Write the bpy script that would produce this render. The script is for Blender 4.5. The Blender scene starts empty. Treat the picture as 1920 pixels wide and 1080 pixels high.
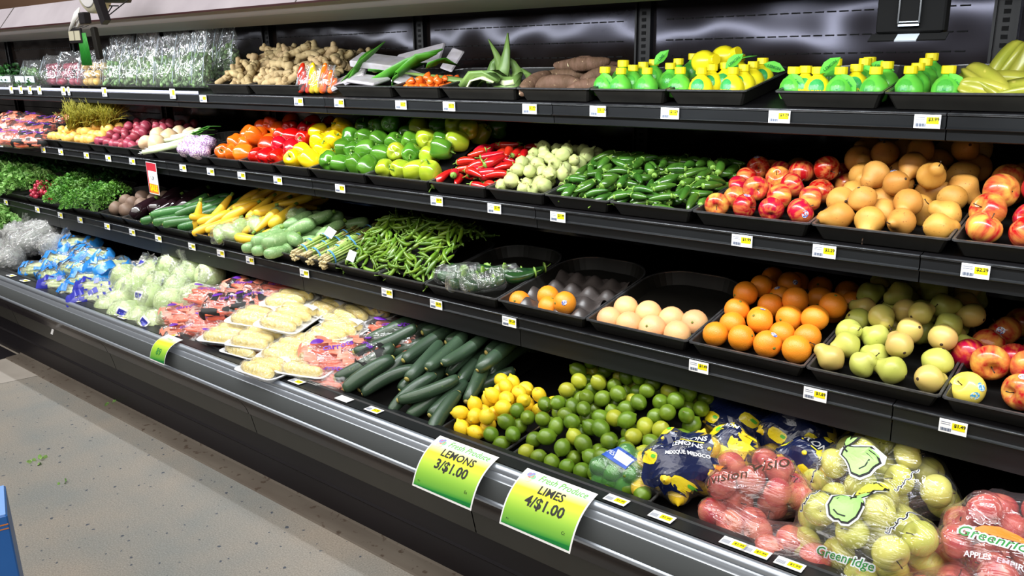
import bpy, math, random
import numpy as np
from mathutils import Vector, Matrix, Euler, noise
from mathutils.bvhtree import BVHTree
R = random.Random(7)
S = bpy.context.scene
COL = S.collection
PI = math.pi
# ------------------------------------------------------------------ camera
HC = 1.75
FPX = 1551.5
PITCH, YAW, ROLL = [math.radians(a) for a in (15.617, 39.671, -1.042)]
RM = Matrix.Rotation(YAW, 3, 'Z') @ Matrix.Rotation(-PITCH, 3, 'X') @ Matrix.Rotation(-ROLL, 3, 'Y')
cam_d = bpy.data.cameras.new('camera'); cam = bpy.data.objects.new('camera', cam_d); COL.objects.link(cam)
cam_d.sensor_width = 36; cam_d.lens = FPX / 1920 * 36; cam_d.clip_start = 0.02
M = Matrix.Identity(4)
rt, fw, up = RM @ Vector((1, 0, 0)), RM @ Vector((0, 1, 0)), RM @ Vector((0, 0, 1))
for i in range(3):
    M[i][0], M[i][1], M[i][2] = rt[i], up[i], -fw[i]
M[2][3] = HC
cam.matrix_world = M
S.camera = cam
# ------------------------------------------------------------------ world, lights, exposure
S.view_settings.view_transform = 'Standard'; S.view_settings.look = 'None'
S.view_settings.gamma = 1; S.view_settings.use_curve_mapping = False
S.view_settings.exposure = 0.36
S.cycles.transparent_max_bounces = 24
W = bpy.data.worlds.new('store_ambient'); S.world = W; W.use_nodes = True
W.node_tree.nodes['Background'].inputs[0].default_value = (1.0, 0.9, 0.82, 1)
W.node_tree.nodes['Background'].inputs[1].default_value = 0.09
def area(name, loc, rot, sx, sy, power, color, spread=180):
    l = bpy.data.lights.new(name, 'AREA'); l.shape = 'RECTANGLE'; l.size = sx; l.size_y = sy
    l.energy = power; l.color = color; l.spread = math.radians(spread)
    o = bpy.data.objects.new(name, l); COL.objects.link(o); o.location = loc; o.rotation_euler = rot
    return o
# fluorescent strip inside the canopy's front edge, shining down and back over the shelves
area('canopy_light', (-4.2, 1.80, 1.905), (math.radians(42), 0, 0), 12.0, 0.05, 80, (0.93, 0.97, 1.0), 138)
# the store's ceiling fixtures over the aisle
area('aisle_ceiling_light', (-2.5, 0.2, 3.7), (math.radians(12), 0, 0), 11.0, 1.8, 175, (1.0, 0.97, 0.92))
area('aisle_ceiling_light', (-2.5, -2.4, 3.7), (math.radians(10), 0, 0), 11.0, 1.8, 130, (1.0, 0.97, 0.92))
# ------------------------------------------------------------------ helpers
def pxray(u, v):
    return RM @ Vector(((u - 960) / FPX, 1, -(v - 540) / FPX))
def P(u, v, y):                      # the point seen at pixel (u, v) that stands at depth y
    d = pxray(u, v); d = d * (y / d.y); return Vector((d.x, y, HC + d.z))
def XU(u, z, y):                     # x of the line (y, z) under picture column u
    lo, hi = -2500, 3500
    for _ in range(50):
        m = (lo + hi) / 2; d = pxray(u, m)
        if HC + d.z / d.y * y > z: lo = m
        else: hi = m
    return P(u, lo, y).x
def lin(c):
    if isinstance(c, str): c = [int(c[i:i + 2], 16) / 255 for i in (0, 2, 4)]
    return tuple(((x / 12.92) if x <= .04045 else ((x + .055) / 1.055) ** 2.4) for x in c[:3]) + (1,)
def mat(name, c1, c2=None, scale=20, stretch=(1, 1, 1), rough=.5, spec=.5, metal=0, bump=0, bscale=None, var=0, spots=None, sscale=60, sth=.62, coat=0, contrast=.25, trans=0, sss=0, shift=0):
    m = bpy.data.materials.new(name); m.use_nodes = True; nt = m.node_tree; N = nt.nodes; L = nt.links
    b = N['Principled BSDF']; b.inputs['Roughness'].default_value = rough; b.inputs['Specular IOR Level'].default_value = spec
    b.inputs['Metallic'].default_value = metal; b.inputs['Coat Weight'].default_value = coat; b.inputs['Coat Roughness'].default_value = .12
    b.inputs['Transmission Weight'].default_value = trans
    tc = N.new('ShaderNodeTexCoord'); oi = N.new('ShaderNodeObjectInfo')
    add = N.new('ShaderNodeVectorMath'); add.operation = 'ADD'; L.new(tc.outputs['Object'], add.inputs[0])
    sc_ = N.new('ShaderNodeVectorMath'); sc_.operation = 'SCALE'; sc_.inputs['Scale'].default_value = 7.3 if var else 0
    cx = N.new('ShaderNodeCombineXYZ')
    for k in range(3): L.new(oi.outputs['Random'], cx.inputs[k])
    L.new(cx.outputs[0], sc_.inputs[0]); L.new(sc_.outputs[0], add.inputs[1])
    mp = N.new('ShaderNodeMapping'); mp.inputs['Scale'].default_value = stretch; L.new(add.outputs[0], mp.inputs[0])
    col = None
    if c2:
        n = N.new('ShaderNodeTexNoise'); n.inputs['Scale'].default_value = scale; n.inputs['Detail'].default_value = 4; L.new(mp.outputs[0], n.inputs['Vector'])
        r = N.new('ShaderNodeValToRGB'); r.color_ramp.elements[0].position = max(0, .5 - contrast + shift); r.color_ramp.elements[1].position = min(1, .5 + contrast + shift)
        r.color_ramp.elements[0].color = lin(c1); r.color_ramp.elements[1].color = lin(c2)
        L.new(n.outputs[0], r.inputs[0]); col = r.outputs[0]
    if spots:
        n2 = N.new('ShaderNodeTexNoise'); n2.inputs['Scale'].default_value = sscale; n2.inputs['Detail'].default_value = 2; L.new(add.outputs[0], n2.inputs['Vector'])
        r2 = N.new('ShaderNodeValToRGB'); r2.color_ramp.elements[0].position = sth; r2.color_ramp.elements[1].position = sth + .06
        L.new(n2.outputs[0], r2.inputs[0]); mx = N.new('ShaderNodeMixRGB'); L.new(r2.outputs[0], mx.inputs[0])
        if col: L.new(col, mx.inputs[1])
        else: mx.inputs[1].default_value = lin(c1)
        mx.inputs[2].default_value = lin(spots); col = mx.outputs[0]
    if var:
        hs = N.new('ShaderNodeHueSaturation'); mr = N.new('ShaderNodeMapRange')
        mr.inputs[3].default_value = 0.5 - var * .05; mr.inputs[4].default_value = .5 + var * .05; L.new(oi.outputs['Random'], mr.inputs[0]); L.new(mr.outputs[0], hs.inputs['Hue'])
        wn = N.new('ShaderNodeTexWhiteNoise'); wn.noise_dimensions = '1D'; L.new(oi.outputs['Random'], wn.inputs['W'])
        m2 = N.new('ShaderNodeMapRange'); m2.inputs[3].default_value = 1 - var; m2.inputs[4].default_value = 1 + var * .6; L.new(wn.outputs[0], m2.inputs[0]); L.new(m2.outputs[0], hs.inputs['Value'])
        if col: L.new(col, hs.inputs['Color'])
        else: hs.inputs['Color'].default_value = lin(c1)
        col = hs.outputs[0]
    if col: L.new(col, b.inputs['Base Color'])
    else: b.inputs['Base Color'].default_value = lin(c1)
    if sss:
        b.inputs['Subsurface Weight'].default_value = sss; b.inputs['Subsurface Scale'].default_value = .01
    if bump:
        n3 = N.new('ShaderNodeTexNoise'); n3.inputs['Scale'].default_value = bscale or scale * 3; n3.inputs['Detail'].default_value = 3; L.new(mp.outputs[0], n3.inputs['Vector'])
        bp = N.new('ShaderNodeBump'); bp.inputs['Strength'].default_value = bump; bp.inputs['Distance'].default_value = .004
        L.new(n3.outputs[0], bp.inputs['Height']); L.new(bp.outputs[0], b.inputs['Normal'])
    return m
def film(name, tint=(1, 1, 1), haze=.08, gloss=.16, wr=.5, scale=28, stretch=(1, 1, .35), rough=.12, hazecol=(1, 1, 1)):
    m = bpy.data.materials.new(name); m.use_nodes = True; nt = m.node_tree; N = nt.nodes; L = nt.links; N.clear()
    out = N.new('ShaderNodeOutputMaterial'); tr = N.new('ShaderNodeBsdfTransparent'); tr.inputs[0].default_value = (*tint, 1)
    gl = N.new('ShaderNodeBsdfGlossy'); gl.inputs['Roughness'].default_value = rough; gl.inputs['Color'].default_value = (1, 1, 1, 1)
    df = N.new('ShaderNodeBsdfDiffuse'); df.inputs[0].default_value = (*hazecol, 1)
    tc = N.new('ShaderNodeTexCoord'); mp = N.new('ShaderNodeMapping'); mp.inputs['Scale'].default_value = stretch; mp.inputs['Rotation'].default_value = (.5, .6, .3)
    L.new(tc.outputs['Object'], mp.inputs[0])
    n = N.new('ShaderNodeTexNoise'); n.inputs['Scale'].default_value = scale; n.inputs['Detail'].default_value = 3; n.inputs['Distortion'].default_value = 1.2; L.new(mp.outputs[0], n.inputs['Vector'])
    bp = N.new('ShaderNodeBump'); bp.inputs['Strength'].default_value = wr; bp.inputs['Distance'].default_value = .02; L.new(n.outputs[0], bp.inputs['Height'])
    L.new(bp.outputs[0], gl.inputs['Normal'])
    lw = N.new('ShaderNodeLayerWeight'); lw.inputs[0].default_value = .25; L.new(bp.outputs[0], lw.inputs['Normal'])
    ma = N.new('ShaderNodeMath'); ma.operation = 'MULTIPLY_ADD'; ma.inputs[1].default_value = .45; ma.inputs[2].default_value = gloss; L.new(lw.outputs['Facing'], ma.inputs[0])
    m1 = N.new('ShaderNodeMixShader'); m1.inputs[0].default_value = haze; L.new(tr.outputs[0], m1.inputs[1]); L.new(df.outputs[0], m1.inputs[2])
    m2 = N.new('ShaderNodeMixShader'); L.new(ma.outputs[0], m2.inputs[0]); L.new(m1.outputs[0], m2.inputs[1]); L.new(gl.outputs[0], m2.inputs[2])
    L.new(m2.outputs[0], out.inputs[0]); return m
def link(o, parent=None):
    COL.objects.link(o)
    if parent: o.parent = parent
    return o
def mesh(name, vf, m, smooth=True):
    me = bpy.data.meshes.new(name); me.from_pydata([tuple(v) for v in vf[0]], [], vf[1]); me.update()
    ms = m if isinstance(m, (list, tuple)) else [m]
    for x in ms: me.materials.append(x)
    if len(vf) > 2: me.polygons.foreach_set('material_index', vf[2])
    if smooth: me.polygons.foreach_set('use_smooth', [True] * len(me.polygons))
    return me
def obj(name, me, parent=None, loc=(0, 0, 0), rot=(0, 0, 0), sc=1):
    o = bpy.data.objects.new(name, me); link(o, parent); o.location = loc; o.rotation_euler = rot
    o.scale = (sc, sc, sc) if isinstance(sc, (int, float)) else sc
    return o
def tag(o, label=None, cat=None, group=None, kind=None):
    if label: o['label'] = label
    if cat: o['category'] = cat
    if group: o['group'] = group
    if kind: o['kind'] = kind
    return o
def copy_tree(o, parent=None):
    c = o.copy(); COL.objects.link(c)
    if parent: c.parent = parent
    for ch in list(o.children): copy_tree(ch, c)
    return c
def join(*vfs):
    V, F, MI = [], [], []
    for vf in vfs:
        n = len(V); V += [tuple(v) for v in vf[0]]; F += [tuple(i + n for i in f) for f in vf[1]]
        MI += list(vf[2]) if len(vf) > 2 else [0] * len(vf[1])
    return V, F, MI
def xf(vf, loc=(0, 0, 0), rot=(0, 0, 0), sc=(1, 1, 1), mi=None):
    if isinstance(sc, (int, float)): sc = (sc,) * 3
    Mx = Matrix.Translation(loc) @ Euler(rot).to_matrix().to_4x4() @ Matrix.Diagonal((*sc, 1))
    r = [tuple(Mx @ Vector(v)) for v in vf[0]], vf[1]
    if mi is not None: return (*r, [mi] * len(vf[1]))
    return (*r, vf[2]) if len(vf) > 2 else r
def box(x0, x1, y0, y1, z0, z1):
    V = [(x, y, z) for x in (x0, x1) for y in (y0, y1) for z in (z0, z1)]
    return V, [(0, 1, 3, 2), (4, 6, 7, 5), (0, 4, 5, 1), (2, 3, 7, 6), (0, 2, 6, 4), (1, 5, 7, 3)]
def rbox(x0, x1, y0, y1, z0, z1, b=.004):       # box with chamfered upper and lower edges
    V, F = [], []
    rings = [(z0, b), (z0 + b, 0), (z1 - b, 0), (z1, b)]
    for z, i in rings:
        c = b * .9
        V += [(x0 + i + c, y0 + i, z), (x1 - i - c, y0 + i, z), (x1 - i, y0 + i + c, z), (x1 - i, y1 - i - c, z), (x1 - i - c, y1 - i, z), (x0 + i + c, y1 - i, z), (x0 + i, y1 - i - c, z), (x0 + i, y0 + i + c, z)]
    for k in range(3):
        for j in range(8): F.append((k * 8 + j, k * 8 + (j + 1) % 8, k * 8 + 8 + (j + 1) % 8, k * 8 + 8 + j))
    F.append(tuple(range(7, -1, -1))); F.append(tuple(range(24, 32)))
    return V, F
def extr(prof, x0, x1, closed=False, thick=0):  # (y, z) profile drawn out along x
    n = len(prof); V = [(x0, y, z) for y, z in prof] + [(x1, y, z) for y, z in prof]
    F = [(i, i + 1, n + i + 1, n + i) for i in range(n - 1)]
    if closed: F += [(n - 1, 0, n, 2 * n - 1), tuple(range(n - 1, -1, -1)), tuple(range(n, 2 * n))]
    return V, F
def lathe(prof, seg=16, fn=None):               # (r, z) profile turned about z
    V, F = [], []
    for k, (r, z) in enumerate(prof):
        for j in range(seg):
            a = 2 * PI * j / seg; v = (r * math.cos(a), r * math.sin(a), z); V.append(fn(v, a, k / (len(prof) - 1)) if fn else v)
    for k in range(len(prof) - 1):
        for j in range(seg): F.append((k * seg + j, k * seg + (j + 1) % seg, (k + 1) * seg + (j + 1) % seg, (k + 1) * seg + j))
    F.append(tuple(range(seg - 1, -1, -1))); F.append(tuple((len(prof) - 1) * seg + j for j in range(seg)))
    return V, F
def lathex(prof, seg=12, bend=0, fn=None):      # (x, r) profile turned about x, then bent
    V, F = lathe([(r, x) for x, r in prof], seg, fn)
    x0, x1 = prof[0][0], prof[-1][0]; L_ = (x1 - x0) / 2; mid = (x0 + x1) / 2
    V = [(z, x + bend * ((z - mid) / L_) ** 2, y) for x, y, z in V]
    return V, F
def rprof(L_, r, n=9, p=2.4, taper=lambda t: 1):  # rounded rod profile
    out = []
    for i in range(n + 1):
        t = -math.cos(PI * i / n); rr = r * (max(0, 1 - abs(t) ** p)) ** (1 / p) * taper((t + 1) / 2)
        out.append((t * L_ / 2, max(rr, r * .06)))
    return out
def tube(pts, rad, seg=6):
    V, F = [], []; n = len(pts); pts = [Vector(p) for p in pts]
    for i, p in enumerate(pts):
        t = (pts[min(i + 1, n - 1)] - pts[max(i - 1, 0)]).normalized()
        a = t.orthogonal().normalized() if abs(t.z) > .9 else t.cross(Vector((0, 0, 1))).normalized(); b = t.cross(a)
        r = rad[i] if isinstance(rad, (list, tuple)) else rad
        for j in range(seg):
            w = 2 * PI * j / seg; V.append(tuple(p + a * math.cos(w) * r + b * math.sin(w) * r))
    for i in range(n - 1):
        for j in range(seg): F.append((i * seg + j, i * seg + (j + 1) % seg, (i + 1) * seg + (j + 1) % seg, (i + 1) * seg + j))
    F.append(tuple(range(seg - 1, -1, -1))); F.append(tuple((n - 1) * seg + j for j in range(seg)))
    return V, F
def ribbon(pts, wid, side, th=.0015, fold=.15):  # long leaf with a fold down the middle and real thickness
    V, F = [], []; pts = [Vector(p) for p in pts]; side = Vector(side).normalized(); n = len(pts)
    for i, p in enumerate(pts):
        t = (pts[min(i + 1, n - 1)] - pts[max(i - 1, 0)]).normalized(); nn = t.cross(side).normalized(); s = nn.cross(t)
        w = wid[i] / 2
        for q in (-w, 0, w): V.append(tuple(p + s * q + nn * (abs(q) * fold)))
        for q in (w, 0, -w): V.append(tuple(p + s * q * .96 + nn * (abs(q) * fold - th)))
    for i in range(n - 1):
        for j in range(6): F.append((i * 6 + j, i * 6 + (j + 1) % 6, i * 6 + 6 + (j + 1) % 6, i * 6 + 6 + j))
    F.append((5, 4, 3, 2, 1, 0)); F.append(tuple((n - 1) * 6 + j for j in range(6)))
    return V, F
def blob(rx, ry, rz, amp=.06, freq=3, seed=0, u=14, v=9):
    V, F = lathe([(math.sin(PI * (i + .02) / (v + .04)), -math.cos(PI * (i + .02) / (v + .04))) for i in range(v + 1)], u)
    o = Vector((seed * 3.7, seed, -seed)); W_ = []
    for x, y, z in V:
        d = 1 + amp * noise.noise(Vector((x, y, z)) * freq + o) * 2; W_.append((x * rx * d, y * ry * d, z * rz * d))
    return W_, F
_tx = {}
def text(s, size=1.0, off=0.0, shear=0):
    k = (s, size, off, shear)
    if k not in _tx:
        c = bpy.data.curves.new('text_source', 'FONT'); c.body = s; c.size = size; c.align_x = 'CENTER'; c.align_y = 'CENTER'; c.offset = off; c.resolution_u = 2; c.shear = shear
        o = bpy.data.objects.new('text_source', c); me = o.to_mesh()
        _tx[k] = ([(v.co.x, v.co.y, 0) for v in me.vertices], [tuple(p.vertices) for p in me.polygons]); o.to_mesh_clear(); bpy.data.objects.remove(o); bpy.data.curves.remove(c)
    return _tx[k]
def shape2d(pts, sub=0):
    return [(x, y, 0) for x, y in pts], [tuple(range(len(pts)))]
# ------------------------------------------------------------------ the packer: items dropped one by one onto a mound
class Heap:
    def __init__(s, floor, env): s.C = np.zeros((0, 4)); s.floor = floor; s.env = env; s.items = []
    def rest(s, x, y, offs):
        z = -9
        for dx, dy, dz, r in offs:
            px, py = x + dx, y + dy; zz = s.floor(px, py) + r
            if len(s.C):
                d2 = (s.C[:, 0] - px) ** 2 + (s.C[:, 1] - py) ** 2; rr = (s.C[:, 3] + r) * .97; m = d2 < rr * rr
                if m.any(): zz = max(zz, float((s.C[m, 2] + np.sqrt(rr[m] ** 2 - d2[m])).max()))
            z = max(z, zz - dz)
        return z
    def add(s, x, y, z, offs, info):
        s.C = np.vstack([s.C, [(x + a, y + b, z + c, r) for a, b, c, r in offs]]); s.items.append((x, y, z, info))
def fill(h, n, xr, yr, make, K=10, tol=0.0, inside=None, ymin=-9):
    miss = 0; cnt = 0
    while cnt < n and miss < 260:
        best = None
        for _ in range(K):
            offs, info = make()
            x = R.uniform(*xr); y = R.uniform(*yr)
            if inside and not inside(x, y): continue
            if any(not (xr[0] - .01 < x + o[0] < xr[1] + .01 and yr[0] - .03 < y + o[1] < yr[1] + .08) or y + o[1] - o[3] < ymin for o in offs): continue
            z = h.rest(x, y, offs); e = max(z + o[2] - h.env(x + o[0], y + o[1]) for o in offs)
            if best is None or e < best[0]: best = (e, x, y, z, offs, info)
        if best is None or best[0] > tol: miss += 1; continue
        h.add(*best[1:]); cnt += 1
    return h
SH = {1: (2.30, 1.597), 2: (2.20, 1.255), 3: (2.10, .887), 0: (1.80, .512)}   # shelf: (front y, top z at the front)
TILT = math.radians(9); TT = math.tan(TILT)
def plane(s, y): yf, z = SH[s]; return z + TT * (y - yf)
def mound(s, x0, x1, y0, yp, zp, yb, zf=None, fall=.12, edge=.015, th=.06):
    zf = plane(s, y0) + .052 if zf is None else zf
    def env(x, y):
        t = (y - y0) / (yp - y0)
        z = zf + (zp - zf) * (max(t, 0) ** .8 if t < 1 else 1) - max(0, y - yp) * fall
        e = max(0, 1 - min(x - x0, x1 - x) / .07); return z - edge * e * e
    return env, (lambda x, y: max(plane(s, y) + (.016 if s else .006), env(x, y) - th))
RIS = []
def riser(s, x0, x1, y0, y1, floor, parent=None):
    nx, ny = 10, 12; V = []; F = []
    for j in range(ny + 1):
        for i in range(nx + 1):
            x = x0 + (x1 - x0) * i / nx; y = y0 + (y1 - y0) * j / ny; V.append((x, y, floor(x, y) - .002))
    for j in range(ny):
        for i in range(nx): a = j * (nx + 1) + i; F.append((a, a + 1, a + nx + 2, a + nx + 1))
    o = obj('riser', mesh('riser', (V, F), MT['black_liner']), parent)
    return o
WORDS = 'first second third fourth fifth sixth seventh eighth ninth tenth eleventh twelfth thirteenth fourteenth fifteenth sixteenth seventeenth eighteenth nineteenth twentieth'.split()
def ordered(objs, desc, where, rowh, cat, group):      # single labels for the fruit of a small display
    rows = {}; y0 = min(o.location.y for o in objs)
    for o in objs: rows.setdefault(int((o.location.y - y0) / rowh), []).append(o)
    ks = sorted(rows); nm = ['front row', 'second row', 'third row', 'fourth row', 'fifth row', 'sixth row', 'seventh row', 'eighth row', 'ninth row', 'tenth row']
    for i, k in enumerate(ks):
        r = sorted(rows[k], key=lambda o: o.location.x)
        for j, o in enumerate(r):
            row = nm[i] if i < len(ks) - 1 or i == 0 else 'rearmost row'
            tag(o, f'{desc}, {WORDS[j]} from left, {row} {where}', cat, group)
def put(protos, h, names=None, desc='', cat='', group='', scale=True):
    out = []
    for (x, y, z, info) in h.items:
        p = protos[info.get('v', 0) % len(protos)]; o = copy_tree(p); o.location = (x, y, z); o.rotation_euler = info['rot']
        k = info.get('s', 1); o.scale = (k, k, k); out.append(o)
        if desc: tag(o, desc, cat, group)
    return out
def hide_proto(ps):
    for p in ps:
        for c in list(p.children):
            for d in list(c.children): bpy.data.objects.remove(d)
            bpy.data.objects.remove(c)
        bpy.data.objects.remove(p)
def ball(r, var=.08, tilt=PI, nv=2, m=1):
    def mk():
        k = R.uniform(1 - var, 1 + var)
        return [(0, 0, 0, r * k)], dict(s=k * m, v=R.randrange(nv), rot=(R.uniform(-tilt, tilt), R.uniform(-tilt, tilt), R.uniform(-PI, PI)))
    mk.r = r
    return mk
def rod(r, L_, yaw, yv, env, var=.12, nv=3, pv=.12, n=3, flip=.5):
    def mk():
        k = R.uniform(1 - var, 1 + var); th = R.gauss(yaw, yv); hl = L_ / 2 * k - r * k
        dx, dy = math.cos(th), math.sin(th)
        ph = math.atan(SL['v'] * dy) + R.gauss(0, pv)
        offs = [(dx * math.cos(ph) * t * hl, dy * math.cos(ph) * t * hl, math.sin(ph) * t * hl, r * k * .95) for t in np.linspace(-1, 1, n)]
        if R.random() < flip: rot = (R.uniform(-PI, PI), ph, th + PI)
        else: rot = (R.uniform(-PI, PI), -ph, th)
        return offs, dict(s=k, v=R.randrange(nv), rot=rot)
    return mk
SL = {'v': .4}
# ------------------------------------------------------------------ materials
MT = {}
def defm(k, *a, **kw): MT[k] = mat(k, *a, **kw)
defm('black_steel', '0b0a0b', '121113', scale=6, rough=.4, spec=.3, bump=.03, bscale=3)
defm('black_plastic', '181715', '21201d', scale=12, rough=.45, spec=.3)
defm('black_liner', '0f0e0d', rough=.8, spec=.1)
defm('rim_plastic', '2c2c2c', '454547', scale=40, rough=.25, spec=.7)  # worn grey bead; its lighter tone also paints in the glossy highlight
defm('rail_edge', '6c6e72', '3c3e42', scale=30, rough=.25, metal=.6)
defm('rail_black', '151618', '1e2022', scale=15, stretch=(.2, 1, 1), rough=.4, spec=.3)
defm('chrome', 'c4ccd6', 'a8b0bc', scale=3, stretch=(.1, 1, 1), rough=.34, metal=.75)
defm('bumper_grey', '4c4f50', '4f5253', scale=5, stretch=(.2, 1, 1), rough=.8, spec=.06)
defm('base_brown', '231c1f', '2c2628', scale=4, stretch=(.2, 1, 1), rough=.22, spec=.6)
defm('base_grey', '35342f', '3d3b36', scale=4, rough=.5)
defm('kick_black', '191517', '26242a', scale=3, stretch=(.3, 1, 1), rough=.45, spec=.3)
defm('foot_strip', '6f675d', '5a5047', scale=9, stretch=(.2, 1, 1), rough=.8, spots='4b3e33', sscale=30)  # low brown strip along the case foot, with darker spots
defm('white_fascia', 'b9b2bb', 'a79fa9', scale=7, rough=.6)
defm('soffit', '585352', '605b59', scale=5, rough=.7)
defm('soffit_green', '33372f', '3b4038', scale=5, rough=.7)
defm('dark_red', '3a1016', rough=.5)
defm('white', 'f2f2f2', rough=.6)
defm('paper', 'f4f4f6', rough=.5)
defm('yellow_paper', 'f3e600', rough=.5)
defm('ink', '161616', rough=.6)
defm('grey_ink', '5f6a80', rough=.6)
defm('white_ink', 'e8ecf4', rough=.4)
defm('red_ink', 'c5283a', rough=.5)
defm('blue_ink', '2c56b8', rough=.5)
defm('green_ink', '5fc43a', rough=.5)
defm('green_dark_ink', '2f8a3c', rough=.5)
defm('orange_ink', 'e8862a', rough=.5)
defm('lime', '46660f', '7a962a', scale=25, rough=.28, spec=.55, bump=.12, bscale=700, var=.22, contrast=.3)
defm('lime_yellow', '8f9c22', 'b3b436', scale=25, rough=.3, spec=.5, bump=.12, bscale=700, var=.16)
defm('lemon', 'f0c81e', 'f6d83a', scale=20, rough=.34, spec=.5, bump=.2, bscale=500, var=.1, spots='d8a418', sscale=40, sth=.66)
defm('tip_brown', '7a6a2a', rough=.7)
defm('orange', 'f08a1c', 'f59a2c', scale=18, rough=.36, spec=.5, bump=.25, bscale=420, var=.1)
defm('grapefruit', 'f0a878', 'f4c888', scale=10, rough=.4, bump=.2, bscale=400, var=.14)
defm('calyx', '6b7a2a', rough=.7)
defm('sticker', 'e6e9f2', '5a66a8', scale=260, rough=.35, contrast=.04)
defm('sticker_blue', 'cfe4ee', '4a9ec8', scale=160, rough=.35, contrast=.04)
defm('apple_red', 'b01024', 'e8a050', scale=22, stretch=(3, 3, .5), rough=.2, spec=.5, var=.2, contrast=.2, shift=.14, spots='e8b070', sscale=90, sth=.74)
defm('apple_striped', 'b41c2a', 'ecb850', scale=15, stretch=(3, 3, .6), rough=.2, spec=.5, var=.16, contrast=.22, shift=.08)
defm('apple_yellow', 'ecd750', 'f2e070', scale=10, rough=.22, spec=.55, var=.08)
defm('apple_green', 'c8cc58', 'e2dc74', scale=8, rough=.25, spec=.5, var=.1, spots='d8b860', sscale=30, sth=.7)
defm('apple_pink', 'b8223a', 'eeb088', shift=.08, scale=13, stretch=(2, 2, .7), rough=.25, spec=.5, var=.16, contrast=.3)
defm('stem_brown', '3d2a1a', rough=.8)
defm('stem_green', '5c8a2a', '88a848', scale=60, rough=.5)
defm('stem_tan', 'a8a468', rough=.7)
defm('pear_bosc', 'b0742c', 'd09c4c', scale=14, rough=.5, spec=.35, var=.12, spots='8a5226', sscale=160, sth=.68, bump=.08, bscale=200)
defm('pear_green', 'a9b04a', 'c8c868', scale=9, rough=.35, spec=.45, var=.12, spots='7d8a2c', sscale=190, sth=.7)
defm('pear_blush', 'b8be58', 'd4a468', scale=9, rough=.35, spec=.45, var=.1, contrast=.3)
for k, a, b in (('orange', 'ee5a0c', 'f5741c'), ('red', 'b01008', 'd4240f'), ('yellow', 'f0c40a', 'f8d820'), ('green', '2a6416', '5c9228'), ('yellowgreen', '7a9c1e', 'b6be30')):
    defm('pepper_' + k, a, b, scale=12, rough=.16, spec=.7, var=.14, coat=.3)
defm('chile_red', 'aa0d12', 'd2211c', scale=20, rough=.18, spec=.7, var=.12, coat=.3)
defm('jalapeno', '264c16', '4c7828', scale=25, rough=.2, spec=.6, var=.25, coat=.2)
defm('serrano', '426c1a', '80a030', scale=16, rough=.25, spec=.55, var=.25)
defm('tomatillo', 'a8b46a', 'c3c88a', scale=40, stretch=(1, 1, .3), rough=.5, spec=.35, var=.12, spots='8a7a48', sscale=70, sth=.66, bump=.3, bscale=60)
defm('cucumber', '2c4230', '445a44', scale=12, stretch=(.3, 2, 2), rough=.3, spec=.5, var=.18, spots='56763c', sscale=120, sth=.68, bump=.15, bscale=60)
defm('zucchini', '2c5c2c', '44783a', scale=14, stretch=(.3, 2, 2), rough=.3, spec=.5, var=.15, spots='6f9858', sscale=120, sth=.64)
defm('cucumber_tip', '8a9a48', 'b89a58', scale=50, rough=.5)
defm('squash', 'ecb824', 'f4cc40', scale=12, rough=.35, spec=.5, var=.1)
defm('grey_squash', '6f9a5c', '93b478', scale=30, rough=.35, spec=.5, var=.1, spots='a8c48c', sscale=110, sth=.6)
defm('chayote', '98b466', 'b4cc88', scale=14, rough=.4, var=.1)
defm('eggplant', '1d1216', '2c181e', scale=10, rough=.12, spec=.8, coat=.5)
defm('ginger', 'a58c62', 'c6ae82', scale=18, rough=.65, spec=.25, var=.16, bump=.5, bscale=70, spots='7d6640', sscale=45, sth=.64)
defm('root_brown', '55402e', '75594a', scale=22, stretch=(2.5, 1, 1), rough=.7, spec=.2, var=.15, bump=.6, bscale=60, spots='a89070', sscale=80, sth=.68)
defm('root_cut', 'd8c8a0', rough=.6)
defm('potato_yellow', 'd0a850', 'e0c070', scale=12, rough=.5, var=.12)
defm('potato_red', '8c2a3a', 'a8485a', scale=12, rough=.4, var=.14, spots='c88878', sscale=40, sth=.7)
defm('apricot', 'e8a84a', 'f0c468', scale=12, rough=.45, var=.12)
defm('turnip', 'e0c8a8', 'd8a878', scale=8, rough=.45, var=.1)
defm('beet_brown', '6a5446', '8a7260', scale=14, rough=.6, var=.12)
defm('habanero', 'e05a14', 'f07a28', scale=40, rough=.25, spec=.6, var=.14)
defm('leaf', '3c7422', '72a844', scale=30, rough=.45, spec=.4, var=.2)
defm('leaf_dark', '1f4a1a', '3c7030', scale=30, rough=.5, var=.2)
defm('leaf_light', '5c9a3c', '9cc070', scale=30, rough=.45, var=.15)
defm('strap_leaf', '3f8a1e', '5ca832', scale=14, stretch=(1, 1, 1), rough=.4, var=.12)
defm('leek_white', 'dfe6c8', 'b8cc8c', scale=20, rough=.45)
defm('aloe', '56783c', '7d9850', scale=14, rough=.4, var=.1)
defm('aloe_cut', 'd8e8a8', 'eef0cc', scale=30, rough=.35)
defm('wheat_green', '8a8a1e', 'b0a83a', scale=40, rough=.6, var=.1)
defm('radish', '9c1a34', 'c23a52', scale=30, rough=.3, var=.12)
defm('garlic_mesh', 'e8d8e4', '8a5c98', scale=160, rough=.5, contrast=.06)
defm('carrot', 'e05a34', 'ee7c58', scale=14, stretch=(3, 1, 1), rough=.45, var=.1)
defm('carrot_bag', 'e86a4a', 'f6a890', scale=34, stretch=(1, 4, 4), rough=.3, spec=.7, var=.08, bump=.6, bscale=26)
defm('corn', 'f6da6c', 'fdf0b4', scale=90, rough=.35, spec=.5, var=.06)
defm('corn_cut', 'f0e8c8', 'd8c088', scale=120, rough=.6)
defm('foam', 'eceef2', rough=.7)
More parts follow.
